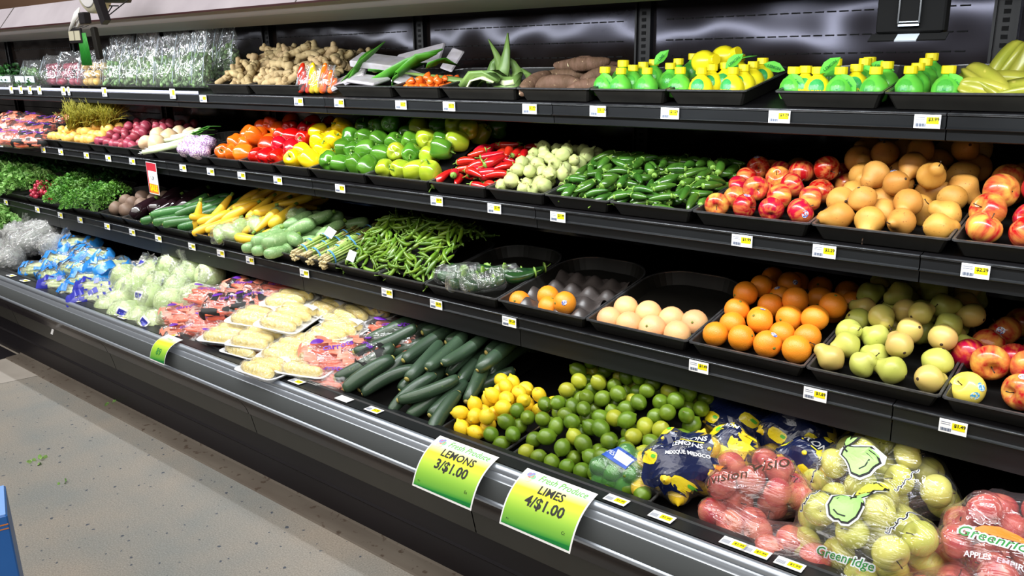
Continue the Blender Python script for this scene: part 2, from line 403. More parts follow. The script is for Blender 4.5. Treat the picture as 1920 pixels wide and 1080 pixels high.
defm('cabbage', 'b0c98a', 'd0dea8', scale=14, rough=.45, var=.08, bump=.5, bscale=30)
defm('celery', 'b8cc80', 'dce4b0', scale=26, stretch=(.2, 2, 2), rough=.4, var=.08)
defm('cauli', '7c807c', 'a8aca6', scale=50, rough=.6, bump=.8, bscale=60)
defm('sprout', '5c7c48', '8aa870', scale=60, rough=.5, var=.15)
defm('asparagus', '86ac48', 'b4c870', scale=40, stretch=(1, 1, 1), rough=.45, var=.1)
defm('asparagus_butt', 'd8c89c', 'b8a878', scale=60, rough=.6)
defm('asparagus_tip', '5a5a28', '7a7038', scale=60, rough=.6)
defm('band_blue', '5c9cd0', rough=.4)
defm('bottle_green', '5cbc3a', '6ac848', scale=4, rough=.3, spec=.5, sss=.1)
defm('bottle_yellow', 'f0e01c', 'f6e82c', scale=4, rough=.3, spec=.5, sss=.1)
defm('cap_yellow', 'f2dc1c', rough=.35, spec=.5)
defm('label_green', '2c9a48', '48b060', scale=60, rough=.35)
defm('leaf_tag', '56cc3c', '7ade56', scale=30, rough=.4)
defm('starfruit', '8f9a2c', 'bcb448', scale=18, rough=.3, spec=.6, var=.1, spots='e8d870', sscale=30, sth=.66)
defm('navy_print', '131b3e', '1b2650', scale=20, rough=.18, spec=.8, bump=.5, bscale=26)
defm('yellow_print', 'f0d816', 'f4e440', scale=20, rough=.25, spec=.7, bump=.4, bscale=30)
defm('celery_blue', '1c7ad8', '3c9ae8', scale=14, rough=.2, spec=.8, bump=.6, bscale=30)
defm('celery_navy', '2c2ca0', '3c44b8', scale=14, rough=.25, spec=.7)
defm('carton_blue', '1f62b4', '2a70c2', scale=5, rough=.4)
defm('carton_top', '7aa8ee', '8cb6f4', scale=5, rough=.4)
defm('amber', 'c08a14', 'dca22c', scale=30, rough=.35)
defm('green_strips', '127a1a', '2ca034', scale=10, rough=.4)
defm('cream', 'd0ccb4', rough=.6)
defm('brown_wall', '7a5c48', '8a6a54', scale=3, stretch=(.3, 1, 4), rough=.6)
defm('wood_strip', 'b08c5c', '9c7848', scale=20, stretch=(.2, 1, 1), rough=.5)
defm('clear_plastic_grey', '8f9496', rough=.3, trans=.0)
defm('eggcrate', '3a3432', '4c4644', scale=20, rough=.3, spec=.7)
defm('parchment', 'c9c2cc', 'aca6a2', scale=22, rough=.5, bump=.3, bscale=30)
F_CLEAR = film('clear_film', haze=.03, gloss=.06, wr=.9, rough=.05, scale=22, stretch=(.4, 1, 1.3))
F_POUCH = film('pouch_film', haze=.045, gloss=.05, rough=.05, wr=.8, scale=22, stretch=(1, 1, .6))
F_PINK = film('pink_film', tint=(.98, .86, .88), haze=.04, gloss=.07, wr=.9, rough=.05, scale=20, stretch=(.35, 1, 1.2), hazecol=(1, .85, .9))
F_GREEN = film('green_mesh_film', tint=(.55, .9, .6), haze=.12, gloss=.06, wr=.5, hazecol=(.5, .9, .55))
F_NAVY = film('navy_film', tint=(.6, .62, .75), haze=.25, gloss=.1, wr=.7, scale=20, hazecol=(.01, .014, .045))
F_CRINK = film('crinkled_film', haze=.12, gloss=.22, wr=1.6, scale=60, rough=.10, stretch=(1, 1, 1))
F_WRAP = film('wrap_film', haze=.03, gloss=.06, wr=.9, scale=34, rough=.06, stretch=(1, 1, 1))
# a back panel of glossy black steel that waves a little
def wavy_black():
    m = mat('back_panel_black', '120d0b', '1b1410', scale=3, rough=.13, spec=.24); nt = m.node_tree; N = nt.nodes; L = nt.links  # brown in the base colour stands in for warm reflections from the aisle
    n = N.new('ShaderNodeTexNoise'); n.inputs['Scale'].default_value = 2.6; n.inputs['Detail'].default_value = 1
    tc = N.new('ShaderNodeTexCoord'); L.new(tc.outputs['Object'], n.inputs['Vector'])
    bp = N.new('ShaderNodeBump'); bp.inputs['Strength'].default_value = .55; bp.inputs['Distance'].default_value = .05
    L.new(n.outputs[0], bp.inputs['Height']); L.new(bp.outputs[0], N['Principled BSDF'].inputs['Normal']); return m
MT['back'] = wavy_black(); MT['back'].node_tree.nodes['Principled BSDF'].inputs['Specular Tint'].default_value = (.78, .78, 1, 1)
def floor_mat():
    m = mat('polished_concrete', '878a88', '9f968b', scale=1.9, rough=.5, spec=.35, contrast=.16)
    nt = m.node_tree; N = nt.nodes; L = nt.links; b = N['Principled BSDF']; old = b.inputs['Base Color'].links[0].from_socket
    tc = N.new('ShaderNodeTexCoord'); n = N.new('ShaderNodeTexNoise'); n.inputs['Scale'].default_value = 170; n.inputs['Detail'].default_value = 4; L.new(tc.outputs['Object'], n.inputs['Vector'])
    mx = N.new('ShaderNodeMixRGB'); mx.blend_type = 'OVERLAY'; mx.inputs[0].default_value = .6; L.new(old, mx.inputs[1]); L.new(n.outputs[0], mx.inputs[2])
    v = N.new('ShaderNodeTexNoise'); v.inputs['Scale'].default_value = 42; v.inputs['Detail'].default_value = 0; L.new(tc.outputs['Object'], v.inputs['Vector'])
    r = N.new('ShaderNodeValToRGB'); r.color_ramp.elements[0].position = .78; r.color_ramp.elements[1].position = .80; L.new(v.outputs[0], r.inputs[0])
    m2 = N.new('ShaderNodeMixRGB'); L.new(r.outputs[0], m2.inputs[0]); L.new(mx.outputs[0], m2.inputs[1]); m2.inputs[2].default_value = lin('4f5560'); L.new(m2.outputs[0], b.inputs['Base Color'])
    return m
MT['floor'] = floor_mat()
# ------------------------------------------------------------------ the setting
XL, XR = -10.6, 1.4
fl = obj('floor', mesh('floor', box(XL - 1, XR + 1.6, -3.5, 1.9, -.05, 0), MT['floor'], False)); tag(fl, 'grey speckled polished concrete aisle floor', kind='structure')
fd = obj('floor', mesh('floor_dark', box(XL - 1, -5.52, -3.5, 1.79, .0, .003), MT['kick_black'], False)); tag(fd, 'dark matt flooring at the far left beyond the concrete', kind='structure')
fp = obj('floor', mesh('floor_patch', ([(-5.52, -3.4, .0015), (-5.52, 1.79, .0015), (-5.02, 1.79, .0015), (-5.16, 1.2, .0015), (-5.2, -3.4, .0015)], [(4, 3, 2, 1, 0)]), mat('pale_concrete', 'b5aea6', 'a39c94', scale=6, rough=.6), False)); tag(fp, 'paler worn patch of concrete next to the dark flooring', kind='structure')
wl = obj('wall_back', mesh('wall_back', box(XL - 1, XR + 1.6, 3.05, 3.15, 0, 4.2), MT['brown_wall'], False)); tag(wl, 'brown store wall above the case', kind='structure')
tr = obj('trim_1', mesh('trim', extr([(1.715, .0), (1.72, .006), (1.80, .008), (1.815, .03), (1.83, .0)], -5.52, XR, True), MT['foot_strip'], False)); tag(tr, 'brown strip along the foot of the case', kind='structure')
# ------------------------------------------------------------------ the refrigerated case
case = bpy.data.objects.new('produce_case', None); link(case); case.location = (0, 0, 0)
tag(case, 'long black refrigerated multi-deck produce case with grey bumper front', 'display case')
UPX = [.724 - 1.219 * k for k in range(-1, 10)]
secs = [(UPX[i + 1], UPX[i]) for i in range(len(UPX) - 1)]
def strip(name, prof, m, parent=case, x0=XL, x1=XR, closed=False, smooth=True):
    return obj(name, mesh(name, extr(prof, x0, x1, closed), m, smooth), parent)
def arc(cy, cz, r, a0, a1, n=8): return [(cy + r * math.cos(math.radians(a0 + (a1 - a0) * i / n)), cz + r * math.sin(math.radians(a0 + (a1 - a0) * i / n))) for i in range(n + 1)]
strip('ticket_ledge', [(1.800, .545), (1.796, .568), (1.770, .572), (1.765, .568), (1.712, .571)], MT['rail_black'], smooth=False)
strip('bumper_rail', arc(1.703, .557, .0145, 60, 215, 10), MT['chrome'])
strip('bumper_rail', [(1.691, .549), (1.686, .545), (1.686, .540), (1.682, .537), (1.683, .531), (1.678, .528)], MT['chrome'])
strip('bumper_panel', [(1.678, .529), (1.672, .526), (1.662, .470)], MT['bumper_grey'])
strip('bumper_bead', arc(1.665, .461, .0095, 75, 260, 10), MT['chrome'])
for (a, b) in secs:
    g = .0025
    strip('lower_panel', [(1.664, .452), (1.672, .438), (1.688, .418), (1.704, .392), (1.714, .362)], MT['base_brown'], x0=a + g + .1, x1=b - g + .1)
    strip('lower_skirt', [(1.714, .362), (1.722, .355), (1.742, .265), (1.76, .262)], MT['base_grey'], x0=a + g + .1, x1=b - g + .1, smooth=False)
strip('toe_recess', [(1.752, .275), (1.79, .25), (1.80, .14), (1.795, .13), (1.803, .12), (1.806, .0)], MT['kick_black'], smooth=False)
strip('under_panel_backing', [(1.68, .448), (1.73, .36), (1.765, .26), (1.80, .262)], MT['black_liner'])
strip('well_floor', [(1.800, .565), (1.800, .505), (2.90, .505 + TT * 1.1)], MT['black_steel'], smooth=False)
strip('foot_base', [(1.82, 0), (1.82, .49), (2.98, .49), (2.98, 0)], MT['black_liner'], closed=True, smooth=False)
st_ = obj('white_sticker', mesh('sticker', box(-.012, .012, -.001, .001, -.014, .014), MT['paper'], False), case, P(98, 622, 1.70)); st_.rotation_euler = (-.4, 0, 0)
# canopy
strip('canopy_fascia', [(1.745, 1.93), (1.83, 2.035), (1.86, 2.035)], MT['white_fascia'], smooth=False)
strip('canopy_trim', [(1.742, 1.926), (1.742, 1.932), (1.75, 1.934)], MT['dark_red'], smooth=False)
strip('canopy_soffit', [(1.745, 1.928), (1.95, 1.9165)], MT['soffit'], smooth=False)
strip('canopy_soffit', [(1.95, 1.9165), (2.26, 1.9015), (2.265, 1.92)], MT['soffit_green'], smooth=False)
strip('canopy_duct', [(2.265, 1.915), (2.62, 1.935), (2.9, 1.93)], MT['back'], smooth=False)
strip('canopy_top', [(1.84, 2.035), (2.98, 2.06), (2.98, 0.1)], MT['black_liner'], smooth=False)
for k in range(8):
    x = -4.78 + 2.44 * (k - 3)
    if XL < x < XR: obj('fascia_joint', mesh('fascia_joint', tube([(x, 1.744, 1.93), (x, 1.829, 2.036)], .002, 4), MT['soffit'], False), case)
# back panels, slotted uprights, air slots
slotm = mat('slot_dark', '020203', rough=.9)
for (a, b) in secs:
    w = b - a
    bp_ = obj('back_panel', mesh('back_panel', extr([(2.9, .5), (2.9, 1.93), (2.905, 1.95)], a + .03, b - .03), MT['back'], False), case)
    V = []
    for z in (1.875, 1.80, 1.742, 1.685, 1.42, 1.05, .76):
        n = 26
        for i in range(n):
            x0 = a + .09 + (w - .18) * i / n; V.append(box(x0, x0 + (w - .18) / n * .72, 2.897, 2.901, z - .0022, z + .0022))
    sl = obj('air_slots', mesh('air_slots', join(*V), slotm, False), bp_); tag(sl, kind='stuff')
for x in UPX:
    u = obj('upright', mesh('upright', join(box(x - .028, x + .028, 2.885, 2.9, .5, 1.93), box(x - .034, x - .026, 2.874, 2.9, .5, 1.93), box(x + .026, x + .034, 2.874, 2.9, .5, 1.93)), MT['black_steel'], False), case)
    sl = obj('upright_slots', mesh('upright_slots', join(*[box(x - .009, x + .009, 2.8835, 2.886, z, z + .013) for z in np.arange(.55, 1.91, .024)]), slotm, False), u); tag(sl, kind='stuff')
# shelves: one per section
def shelf_sec(s, a, b):
    yf, z0 = SH[s]; lip = {1: .068, 2: .073, 3: .108}[s]
    g = .0015; a += g; b -= g
    root = bpy.data.objects.new('case_shelf', None); link(root); root.location = ((a + b) / 2, yf, z0)
    w = (b - a) / 2
    def part(n, vf, m, sm=False): return obj(n, mesh(n, vf, m, sm), root)
    D = 2.86 - yf
    part('shelf_deck', xf(box(-w, w, 0, D, -.012, -.002), rot=(TILT, 0, 0)), MT['black_steel'])
    part('price_rail', extr([(.004, .0), (-.003, .0), (-.005, -.006), (-.0005, -.009), (.001, -.034), (-.004, -.037), (-.004, -.041), (.004, -.042)], -w, w), MT['rail_black'])
    part('rail_bead', xf(tube([(-w, 0, 0), (w, 0, 0)], .0028, 6), (0, -.004, -.002)), MT['rail_edge'], True)
    part('rail_bead', xf(tube([(-w, 0, 0), (w, 0, 0)], .0018, 6), (0, -.004, -.039)), MT['rail_black'], True)
    part('front_lip', extr([(.006, -.040), (.010, -lip), (.03, -lip - .004), (.10, -lip + .012)], -w, w), MT['rail_black'])
    for sx in (-1, 1):
        x = sx * (w - .01); prof = [(.03, -.05), (.10, -.052), (D, -.13 + D * TT), (D, -.002 + D * TT), (.03, -.006)]
        V = [(x - .002, y, z) for y, z in prof] + [(x + .002, y, z) for y, z in prof]; n = 5
        part('bracket', (V, [tuple(range(n - 1, -1, -1)), tuple(range(n, 2 * n))] + [(i, (i + 1) % n, n + (i + 1) % n, n + i) for i in range(n)]), MT['black_steel'])
    return root
WORDS_ = 'first second third fourth fifth sixth seventh eighth ninth tenth'.split()
SN = {1: 'top', 2: 'second', 3: 'third'}
WH = ['at the right edge of the case'] + ['%s from the right edge' % w for w in WORDS_[1:9]]
for s in (1, 2, 3):
    for i, (a, b) in enumerate(secs):
        if i > 8 or i < 1: continue
        o = shelf_sec(s, a, b); tag(o, f'black steel {SN[s]} shelf section {WH[i - 1]}', 'shelf', 'black shelf sections of the produce case')
# ------------------------------------------------------------------ trays
def tray(s, x0, x1, depth, label, h=.046, curved=True, y0=None, th=.003, tilt=TILT):
    yf, z0 = SH[s]; y0 = yf + .006 if y0 is None else y0
    w = (x1 - x0) / 2; cx = (x0 + x1) / 2
    rc = min(.13, w * .75) if curved else .015
    def outline(ins):
        p = []; W_ = w - ins; d0 = ins; d1 = depth - ins; r = max(rc - ins, .004)
        p += [(-W_ + .006, d0), (W_ - .006, d0), (W_, d0 + .006)]
        for k in range(9): a = PI / 2 * k / 8; p.append((W_ - r + r * math.cos(a), d1 - r + r * math.sin(a)))
        for k in range(9): a = PI / 2 + PI / 2 * k / 8; p.append((-W_ + r + r * math.cos(a), d1 - r + r * math.sin(a)))
        p.append((-W_, d0 + .006)); return p
    rings = [(.0, outline(.02)), (h - .004, outline(.003)), (h - .004, outline(0)), (h, outline(0)), (h, outline(.004)), (.003, outline(.022))]
    n = len(rings[0][1]); V = [(x, y, z) for z, o in rings for x, y in o]; F = []
    for k in range(5):
        for j in range(n): F.append((k * n + j, k * n + (j + 1) % n, (k + 1) * n + (j + 1) % n, (k + 1) * n + j))
    F.append(tuple(range(n - 1, -1, -1))); F.append(tuple(range(5 * n, 6 * n)))
    MI = [1 if 2 <= f // n <= 3 and f < 5 * n else 0 for f in range(len(F))]
    o = obj('produce_tray', mesh('produce_tray', (V, F), MT['black_plastic'], False), None, (cx, y0, plane(s, y0) + .001), (tilt, 0, 0))
    rV = [(x, y, z) for z, o_ in [(h - .003, outline(-.0025)), (h + .0015, outline(-.002)), (h + .0015, outline(.004)), (h - .003, outline(.005))] for x, y in o_]; rF = []
    for k in range(4):
        for j in range(n): rF.append((k * n + j, k * n + (j + 1) % n, ((k + 1) % 4) * n + (j + 1) % n, ((k + 1) % 4) * n + j))
    obj('tray_rim', mesh('tray_rim', (rV, rF), MT['rim_plastic'], False), o)
    tag(o, label, 'tray', 'black plastic produce trays')
    return o
def child_world(o, parent):
    bpy.context.view_layer.update(); o.parent = parent; o.matrix_parent_inverse = (Matrix.Translation(parent.location) @ parent.rotation_euler.to_matrix().to_4x4()).inverted(); return o
SHX = lambda s, u: XU(u, *{1: (1.64, 2.3), 2: (1.304, 2.2), 3: (.935, 2.1), 0: (.55, 1.80)}[s])
# ------------------------------------------------------------------ produce prototypes (origin at the centre)
def dimple(z, r, dep, wd): return z - dep * math.exp(-(r / wd) ** 2)
def fruit_prof(r, top=.12, bot=.08, fl=1.0, n=12, sh=0):
    out = []
    for i in range(n + 1):
        t = PI * i / n; rr = r * math.sin(t); z = -r * fl * math.cos(t)
        rr *= 1 + sh * (z / r)
        if z > 0: z -= top * r * math.exp(-(rr / (r * .3)) ** 2) * 2.0
        else: z += bot * r * math.exp(-(rr / (r * .25)) ** 2) * 2.0
        out.append((max(rr, r * .012), z))
    return out
def P_(name, vf, m, loc=(0, 0, 0)): return obj(name, mesh(name, vf, MT[m] if isinstance(m, str) else m), None, loc)
def C_(par, name, vf, m, smooth=True): return obj(name, mesh(name, vf, MT[m] if isinstance(m, str) else m, smooth), par)
def disc_on(r, th, ph, rad, n=10, lift=1.012):       # a small round sticker lying on a ball
    d = Vector((math.sin(th) * math.cos(ph), math.sin(th) * math.sin(ph), math.cos(th))); a = d.orthogonal().normalized(); b = d.cross(a); V = []
    for k in range(n):
        w = 2 * PI * k / n; V.append((d * math.sqrt(r * r - rad * rad) + a * rad * math.cos(w) + b * rad * 1.15 * math.sin(w)) * lift)
    V.append(d * r * (lift + .004)); return V, [(k, (k + 1) % n, n) for k in range(n)]
def mk_lime(m, nm='lime', r=.0255, L_=1.12, nub=.004):
    pr = [(r * math.sin(PI * i / 12) ** .96 + 1e-4, -r * L_ * math.cos(PI * i / 12) + (nub if i == 12 else -nub if i == 0 else 0)) for i in range(13)]
    pr[0] = (.0015, pr[0][1]); pr[12] = (.0015, pr[12][1])
    o = P_(nm, lathe(pr, 16), m)
    C_(o, 'stem_end', xf(lathe([(.0028, 0), (.003, .0012), (.0015, .0022)], 6), (0, 0, pr[12][1] - .0022)), 'tip_brown'); return o
LIMES = [mk_lime('lime'), mk_lime('lime', L_=1.05, nub=.002), mk_lime('lime'), mk_lime('lime', L_=1.18), mk_lime('lime_yellow', L_=1.08)]
LEMONS = [mk_lime('lemon', 'lemon', .0255, 1.2, .006), mk_lime('lemon', 'lemon', .0265, 1.1, .007)]
BLEMON = [mk_lime('lemon', 'lemon', .030, 1.25, .009)]
def mk_orange(m, nm, r, st=True):
    o = P_(nm, lathe(fruit_prof(r, .03, .02, .97), 22), m)
    C_(o, 'stem_button', xf(lathe([(.004, 0), (.0045, .001), (.002, .002)], 6), (0, 0, r * .915)), 'calyx')
    if st: C_(o, 'sticker', disc_on(r, 1.05, .4, .0085), 'sticker')
    return o
ORANGES = [mk_orange('orange', 'orange', .040), mk_orange('orange', 'orange', .040, False)]
GFRUIT = [mk_orange('grapefruit', 'grapefruit', .047, False)]
def mk_apple(m, r=.042, st=False, sm='sticker', two=False):
    def fn(v, a, t): k = 1 + .03 * math.cos(5 * a) * (1 - t) ** 2; return (v[0] * k, v[1] * k, v[2])
    o = P_('apple', lathe(fruit_prof(r, .20, .14, .9, 14, .09), 24, fn), m)
    C_(o, 'stem', tube([(0, 0, r * .5), (.001, .001, r * .78), (.004, .003, r * 1.02)], [.0016, .0012, .0018], 5), 'stem_brown')
    C_(o, 'blossom_end', xf(lathe([(.005, 0), (.003, .001)], 7), (0, 0, -r * .64)), 'stem_brown')
    if st:
        C_(o, 'sticker', disc_on(r * .99, 1.3, .2, .010, lift=1.02), sm)
        if two: C_(o, 'sticker', disc_on(r * .99, 1.35, .85, .010, lift=1.02), sm)
    return o
AP_RED = [mk_apple('apple_red'), mk_apple('apple_red', st=True), mk_apple('apple_striped')]
AP_BIG = [mk_apple('apple_striped', .045), mk_apple('apple_striped', .045, True), mk_apple('apple_red', .045)]
AP_YEL = [mk_apple('apple_yellow', .044, True, 'sticker_blue', True)]
AP_GRN = [mk_apple('apple_green', .041)]
AP_PNK = [mk_apple('apple_pink', .040)]
def mk_pear(m, nm, r=.037, L_=.098, st=False, neck=.42):
    pr = []
    for i in range(17):
        t = i / 16; z = t * L_
        if t < .42: rr = r * math.sin(PI / 2 * (t / .42)) ** .62 if t else .003
        else:
            q = (t - .42) / .58; rr = r * ((1 - q) ** .5 * (1 - neck) + neck * math.cos(q * PI / 2) ** .55 * (1 - .25 * q)) if q < 1 else .003
            rr = r * (neck + (1 - neck) * (math.cos(min(1, q * 1.25) * PI) + 1) / 2) * (1 - max(0, q - .8) / .2) ** .5 if q < 1 else .002
        pr.append((max(rr, .002), z - L_ * .38))
    o = P_(nm, lathe(pr, 20, lambda v, a, t: (v[0] + .006 * t * t, v[1], v[2])), m)
    C_(o, 'stem', tube([(.006, 0, L_ * .60), (.008, 0, L_ * .7), (.013, .002, L_ * .8)], [.0018, .0014, .0024], 5), 'stem_brown')
    C_(o, 'blossom_end', xf(lathe([(.0045, 0), (.003, -.0008)], 7), (0, 0, -L_ * .378)), 'stem_brown')
    if st: C_(o, 'sticker', disc_on(r * 1.0, 1.5, .6, .008, lift=1.02), 'sticker')
    return o
BOSC = [mk_pear('pear_bosc', 'pear', .040, .102, neck=.48), mk_pear('pear_bosc', 'pear', .041, .094, True, neck=.5), mk_pear('pear_bosc', 'pear', .038, .112, neck=.38)]
GPEAR = [mk_pear('pear_green', 'pear', .0385, .088, neck=.5), mk_pear('pear_green', 'pear', .039, .084, neck=.55), mk_pear('pear_blush', 'pear', .036, .090, neck=.5)]
def mk_bell(c, r=.042, lobes=4, seed=0, L_=1.05):
    ph = seed
    def fn(v, a, t):
        k = 1 + (.10 + .05 * (1 - t)) * abs(math.cos(lobes * (a + ph) / 2)) - .08; s = 1 + .05 * noise.noise(Vector((v[0] * 30 + seed, v[1] * 30, v[2] * 20)))
        return (v[0] * k * s, v[1] * k * s, v[2] + .003 * math.cos(lobes * a) * (1 - t))
    pr = []
    for i in range(15):
        t = PI * i / 14; rr = r * math.sin(t) ** .62 * (1 + .10 * -math.cos(t) * -1); z = -r * L_ * math.cos(t)
        if z > 0: z -= .34 * r * math.exp(-(rr / (r * .42)) ** 2)
        else: z += .22 * r * math.exp(-(rr / (r * .35)) ** 2)
        pr.append((max(rr, .002), z))
    o = P_('bell_pepper', lathe(pr, 28, fn), 'pepper_' + c)
    C_(o, 'stem', join(lathe([(.013, r * .62), (.010, r * .70), (.0045, r * .78)], 8), tube([(0, 0, r * .7), (.002, 0, r * .98), (.008, .002, r * 1.22)], [.0045, .0038, .005], 7)), 'stem_green'); return o
BELL = {c: [mk_bell(c, lobes=4, seed=1), mk_bell(c, lobes=3, seed=2, L_=1.18)] for c in ('orange', 'red', 'yellow', 'green', 'yellowgreen')}
def mk_chile(m, L_, r, nm, bend, stem='stem_green', tp=None, seg=10, big=True):
    tp = tp or (lambda t: .45 + .55 * min(1, t * 1.7) ** .8)
    o = P_(nm, lathex(rprof(L_, r, 9, 3, tp), seg, bend), m)
    C_(o, 'stem', join(xf(lathex([(-.002, r * .75), (.002, r * .7), (.005, r * .35)], 8), (L_ / 2 - .004, bend, 0)), tube([(L_ / 2, bend, 0), (L_ / 2 + .010, bend * 1.3, .001), (L_ / 2 + .02, bend * 1.8, .004)], [.0022, .0018, .0024], 5)), stem); return o
JAL = [mk_chile('jalapeno', .078, .0145, 'jalapeno_pepper', .003), mk_chile('jalapeno', .07, .0155, 'jalapeno_pepper', -.002), mk_chile('jalapeno', .084, .0135, 'jalapeno_pepper', .006)]
FRES = [mk_chile('chile_red', .10, .0165, 'red_chile_pepper', .006), mk_chile('chile_red', .088, .018, 'red_chile_pepper', -.004)]
SERR = [mk_chile('serrano', .088, .0085, 'serrano_pepper', .010, seg=8), mk_chile('serrano', .078, .009, 'serrano_pepper', -.004, seg=8), mk_chile('serrano', .098, .008, 'serrano_pepper', .018, seg=8)]
def mk_tomatillo(seed):
    def fn(v, a, t):
        k = 1 + .07 * math.cos(6 * a + seed) + .05 * noise.noise(Vector(v) * 90 + Vector((seed,) * 3)); return (v[0] * k, v[1] * k, v[2])
    o = P_('tomatillo', lathe([(.003, -.027), (.012, -.024), (.020, -.014), (.0235, -.002), (.022, .010), (.015, .019), (.007, .024), (.003, .030), (.005, .033)], 18, fn), 'tomatillo')
    C_(o, 'stem', tube([(0, 0, .030), (.001, 0, .038)], [.0018, .0024], 5), 'stem_tan'); return o
TOMA = [mk_tomatillo(1), mk_tomatillo(4)]
def mk_cuke(m, L_, r, bend, nm='cucumber', p=5):
    o = P_(nm, lathex(rprof(L_, r, 12, p, lambda t: .86 + .14 * math.sin(PI * t)), 16, bend), m)
    C_(o, 'stem_end', xf(lathex([(0, r * .42), (.004, r * .38), (.007, r * .14)], 9), (L_ / 2 - .0015, bend, 0)), 'cucumber_tip')
    C_(o, 'blossom_end', xf(lathex([(-.002, r * .1), (0, r * .3)], 9), (-L_ / 2, bend, 0)), 'cucumber_tip'); return o
CUKE = [mk_cuke('cucumber', .235, .0275, .010), mk_cuke('cucumber', .215, .029, -.006), mk_cuke('cucumber', .25, .0265, .016)]
ZUC = [mk_cuke('zucchini', .18, .024, .005, 'zucchini'), mk_cuke('zucchini', .17, .025, -.004, 'zucchini')]
def mk_squash(m, nm, L_, r, bend, ntap=.55):
    o = P_(nm, lathex(rprof(L_, r, 13, 3.2, lambda t: 1 - ntap * max(0, (t - .35) / .65) ** .8), 16, bend), m)
    C_(o, 'stem', xf(lathex([(-.004, r * .34), (.004, r * .30), (.016, r * .36), (.018, r * .2)], 6), (L_ / 2 - .004, bend, 0)), 'stem_green'); return o
YSQ = [mk_squash('squash', 'yellow_squash', .175, .026, .012), mk_squash('squash', 'yellow_squash', .19, .0245, -.008, .45)]
GSQ = [mk_squash('grey_squash', 'grey_squash', .15, .033, .004, .25)]
CHAY = [mk_squash('chayote', 'chayote', .11, .042, 0, .35)]
EGG = [mk_squash('eggplant', 'eggplant', .19, .042, .01, .4)]
def mk_ginger(seed):
    r_ = random.Random(seed); parts = []; p = Vector((-.065, 0, 0)); d = Vector((1, 0, 0)); k = 0
    while p.x < .055 and k < 6:
        L_ = r_.uniform(.03, .045); q = p + d * L_; rad = r_.uniform(.014, .0195); k += 1
        parts.append(tube([p - d * .006, p, (p + q) / 2, q, q + d * .007], [rad * .5, rad, rad * 1.06, rad * .95, rad * .45], 9))
        if r_.random() < .75:
            s = Vector((r_.uniform(-.3, .5), r_.choice((-1, 1)), r_.uniform(-.6, .7))).normalized(); m_ = (p + q) / 2; l2 = r_.uniform(.02, .045)
            parts.append(tube([m_, m_ + s * l2 * .5, m_ + s * l2, m_ + s * (l2 + .005)], [rad * .8, rad * .85, rad * .75, rad * .35], 8))
        p = q; d = Vector((1, r_.uniform(-.5, .5), r_.uniform(-.35, .35))).normalized()
    V, F, MI = join(*parts)
    V = [tuple(Vector(v) * (1 + .06 * noise.noise(Vector(v) * 80))) for v in V]
    return P_('ginger_root', (V, F), 'ginger')
GING = [mk_ginger(i) for i in (3, 8, 15, 21)]
def mk_root(seed):
    V, F = lathex(rprof(.17, .032, 14, 2.6, lambda t: 1 - .3 * t), 14, .012)
    V = [tuple(Vector(v) * (1 + .09 * noise.noise(Vector(v) * 34 + Vector((seed,) * 3)) + .02 * math.sin(v[0] * 420))) for v in V]
    o = P_('malanga_root', (V, F), 'root_brown'); C_(o, 'cut_end', xf(lathex([(-.006, .007), (.0, .009), (.006, .007)], 8), (-.083, .012, 0)), 'root_cut'); return o
ROOT = [mk_root(1), mk_root(5)]
POT = {k: [P_(nm, blob(rx, ry, rz, .06, 1.6, 3), k), P_(nm, blob(rx * 1.05, ry * .95, rz, .08, 1.8, 9), k)] for k, nm, rx, ry, rz in (
    ('potato_yellow', 'yellow_potato', .036, .028, .026), ('potato_red', 'red_potato', .030, .026, .024), ('apricot', 'golden_onion', .034, .032, .030), ('turnip', 'turnip', .052, .050, .044), ('beet_brown', 'jicama', .050, .046, .042))}
HAB = [P_('habanero_pepper', lathe([(.002, -.02), (.009, -.012), (.014, .0), (.0145, .008), (.008, .014), (.003, .013)], 9, lambda v, a, t: (v[0] * (1 + .16 * math.cos(3 * a)), v[1] * (1 + .16 * math.cos(3 * a)), v[2])), 'habanero')]
ALL_P = LIMES + LEMONS + BLEMON + ORANGES + GFRUIT + AP_RED + AP_BIG + AP_YEL + AP_GRN + AP_PNK + BOSC + GPEAR + JAL + FRES + SERR + TOMA + CUKE + ZUC + YSQ + GSQ + CHAY + EGG + GING + ROOT + HAB + sum(BELL.values(), []) + sum(POT.values(), [])
# ------------------------------------------------------------------ trays, left to right by the picture's seams
def px_trays(s, us, names, depth, **kw):
    out = {}
    for i, n in enumerate(names):
        if n is None: continue
        x0, x1 = SHX(s, us[i]) + .004, SHX(s, us[i + 1]) - .004
        out[n] = (tray(s, x0, x1, depth, f'black plastic produce tray under {n}, {SN[s]} shelf', **kw), x0, x1)
    return out
T1 = px_trays(1, (385, 463, 560, 625, 733, 823, 967, 1105, 1248, 1400, 1452, 1657, 2010), ('the left ginger heap', 'the right ginger heap', None, 'the strap leaves', 'the habaneros', 'the cut aloe leaves', 'the brown roots', 'the green juice bottles', 'the yellow juice bottles', None, 'the mixed juice bottles', 'the last green bottles and starfruit'), .40)
T2 = px_trays(2, (75, 104, 163, 191, 238, 282, 338, 387, 447, 510, 577, 683, 803, 910, 1020, 1142, 1297, 1520, 1783, 2050), ('the pale golden onions', 'the golden onions', 'the first red potatoes', 'the red potatoes', 'the turnips', 'the leeks', 'the garlic net', 'the orange peppers', 'the red peppers', 'the yellow peppers', 'the dark green peppers', 'the light green peppers', 'the red chiles', 'the tomatillos', 'the left jalapenos', 'the right jalapenos', 'the red apples', 'the brown pears', 'the right-hand apples'), .46)
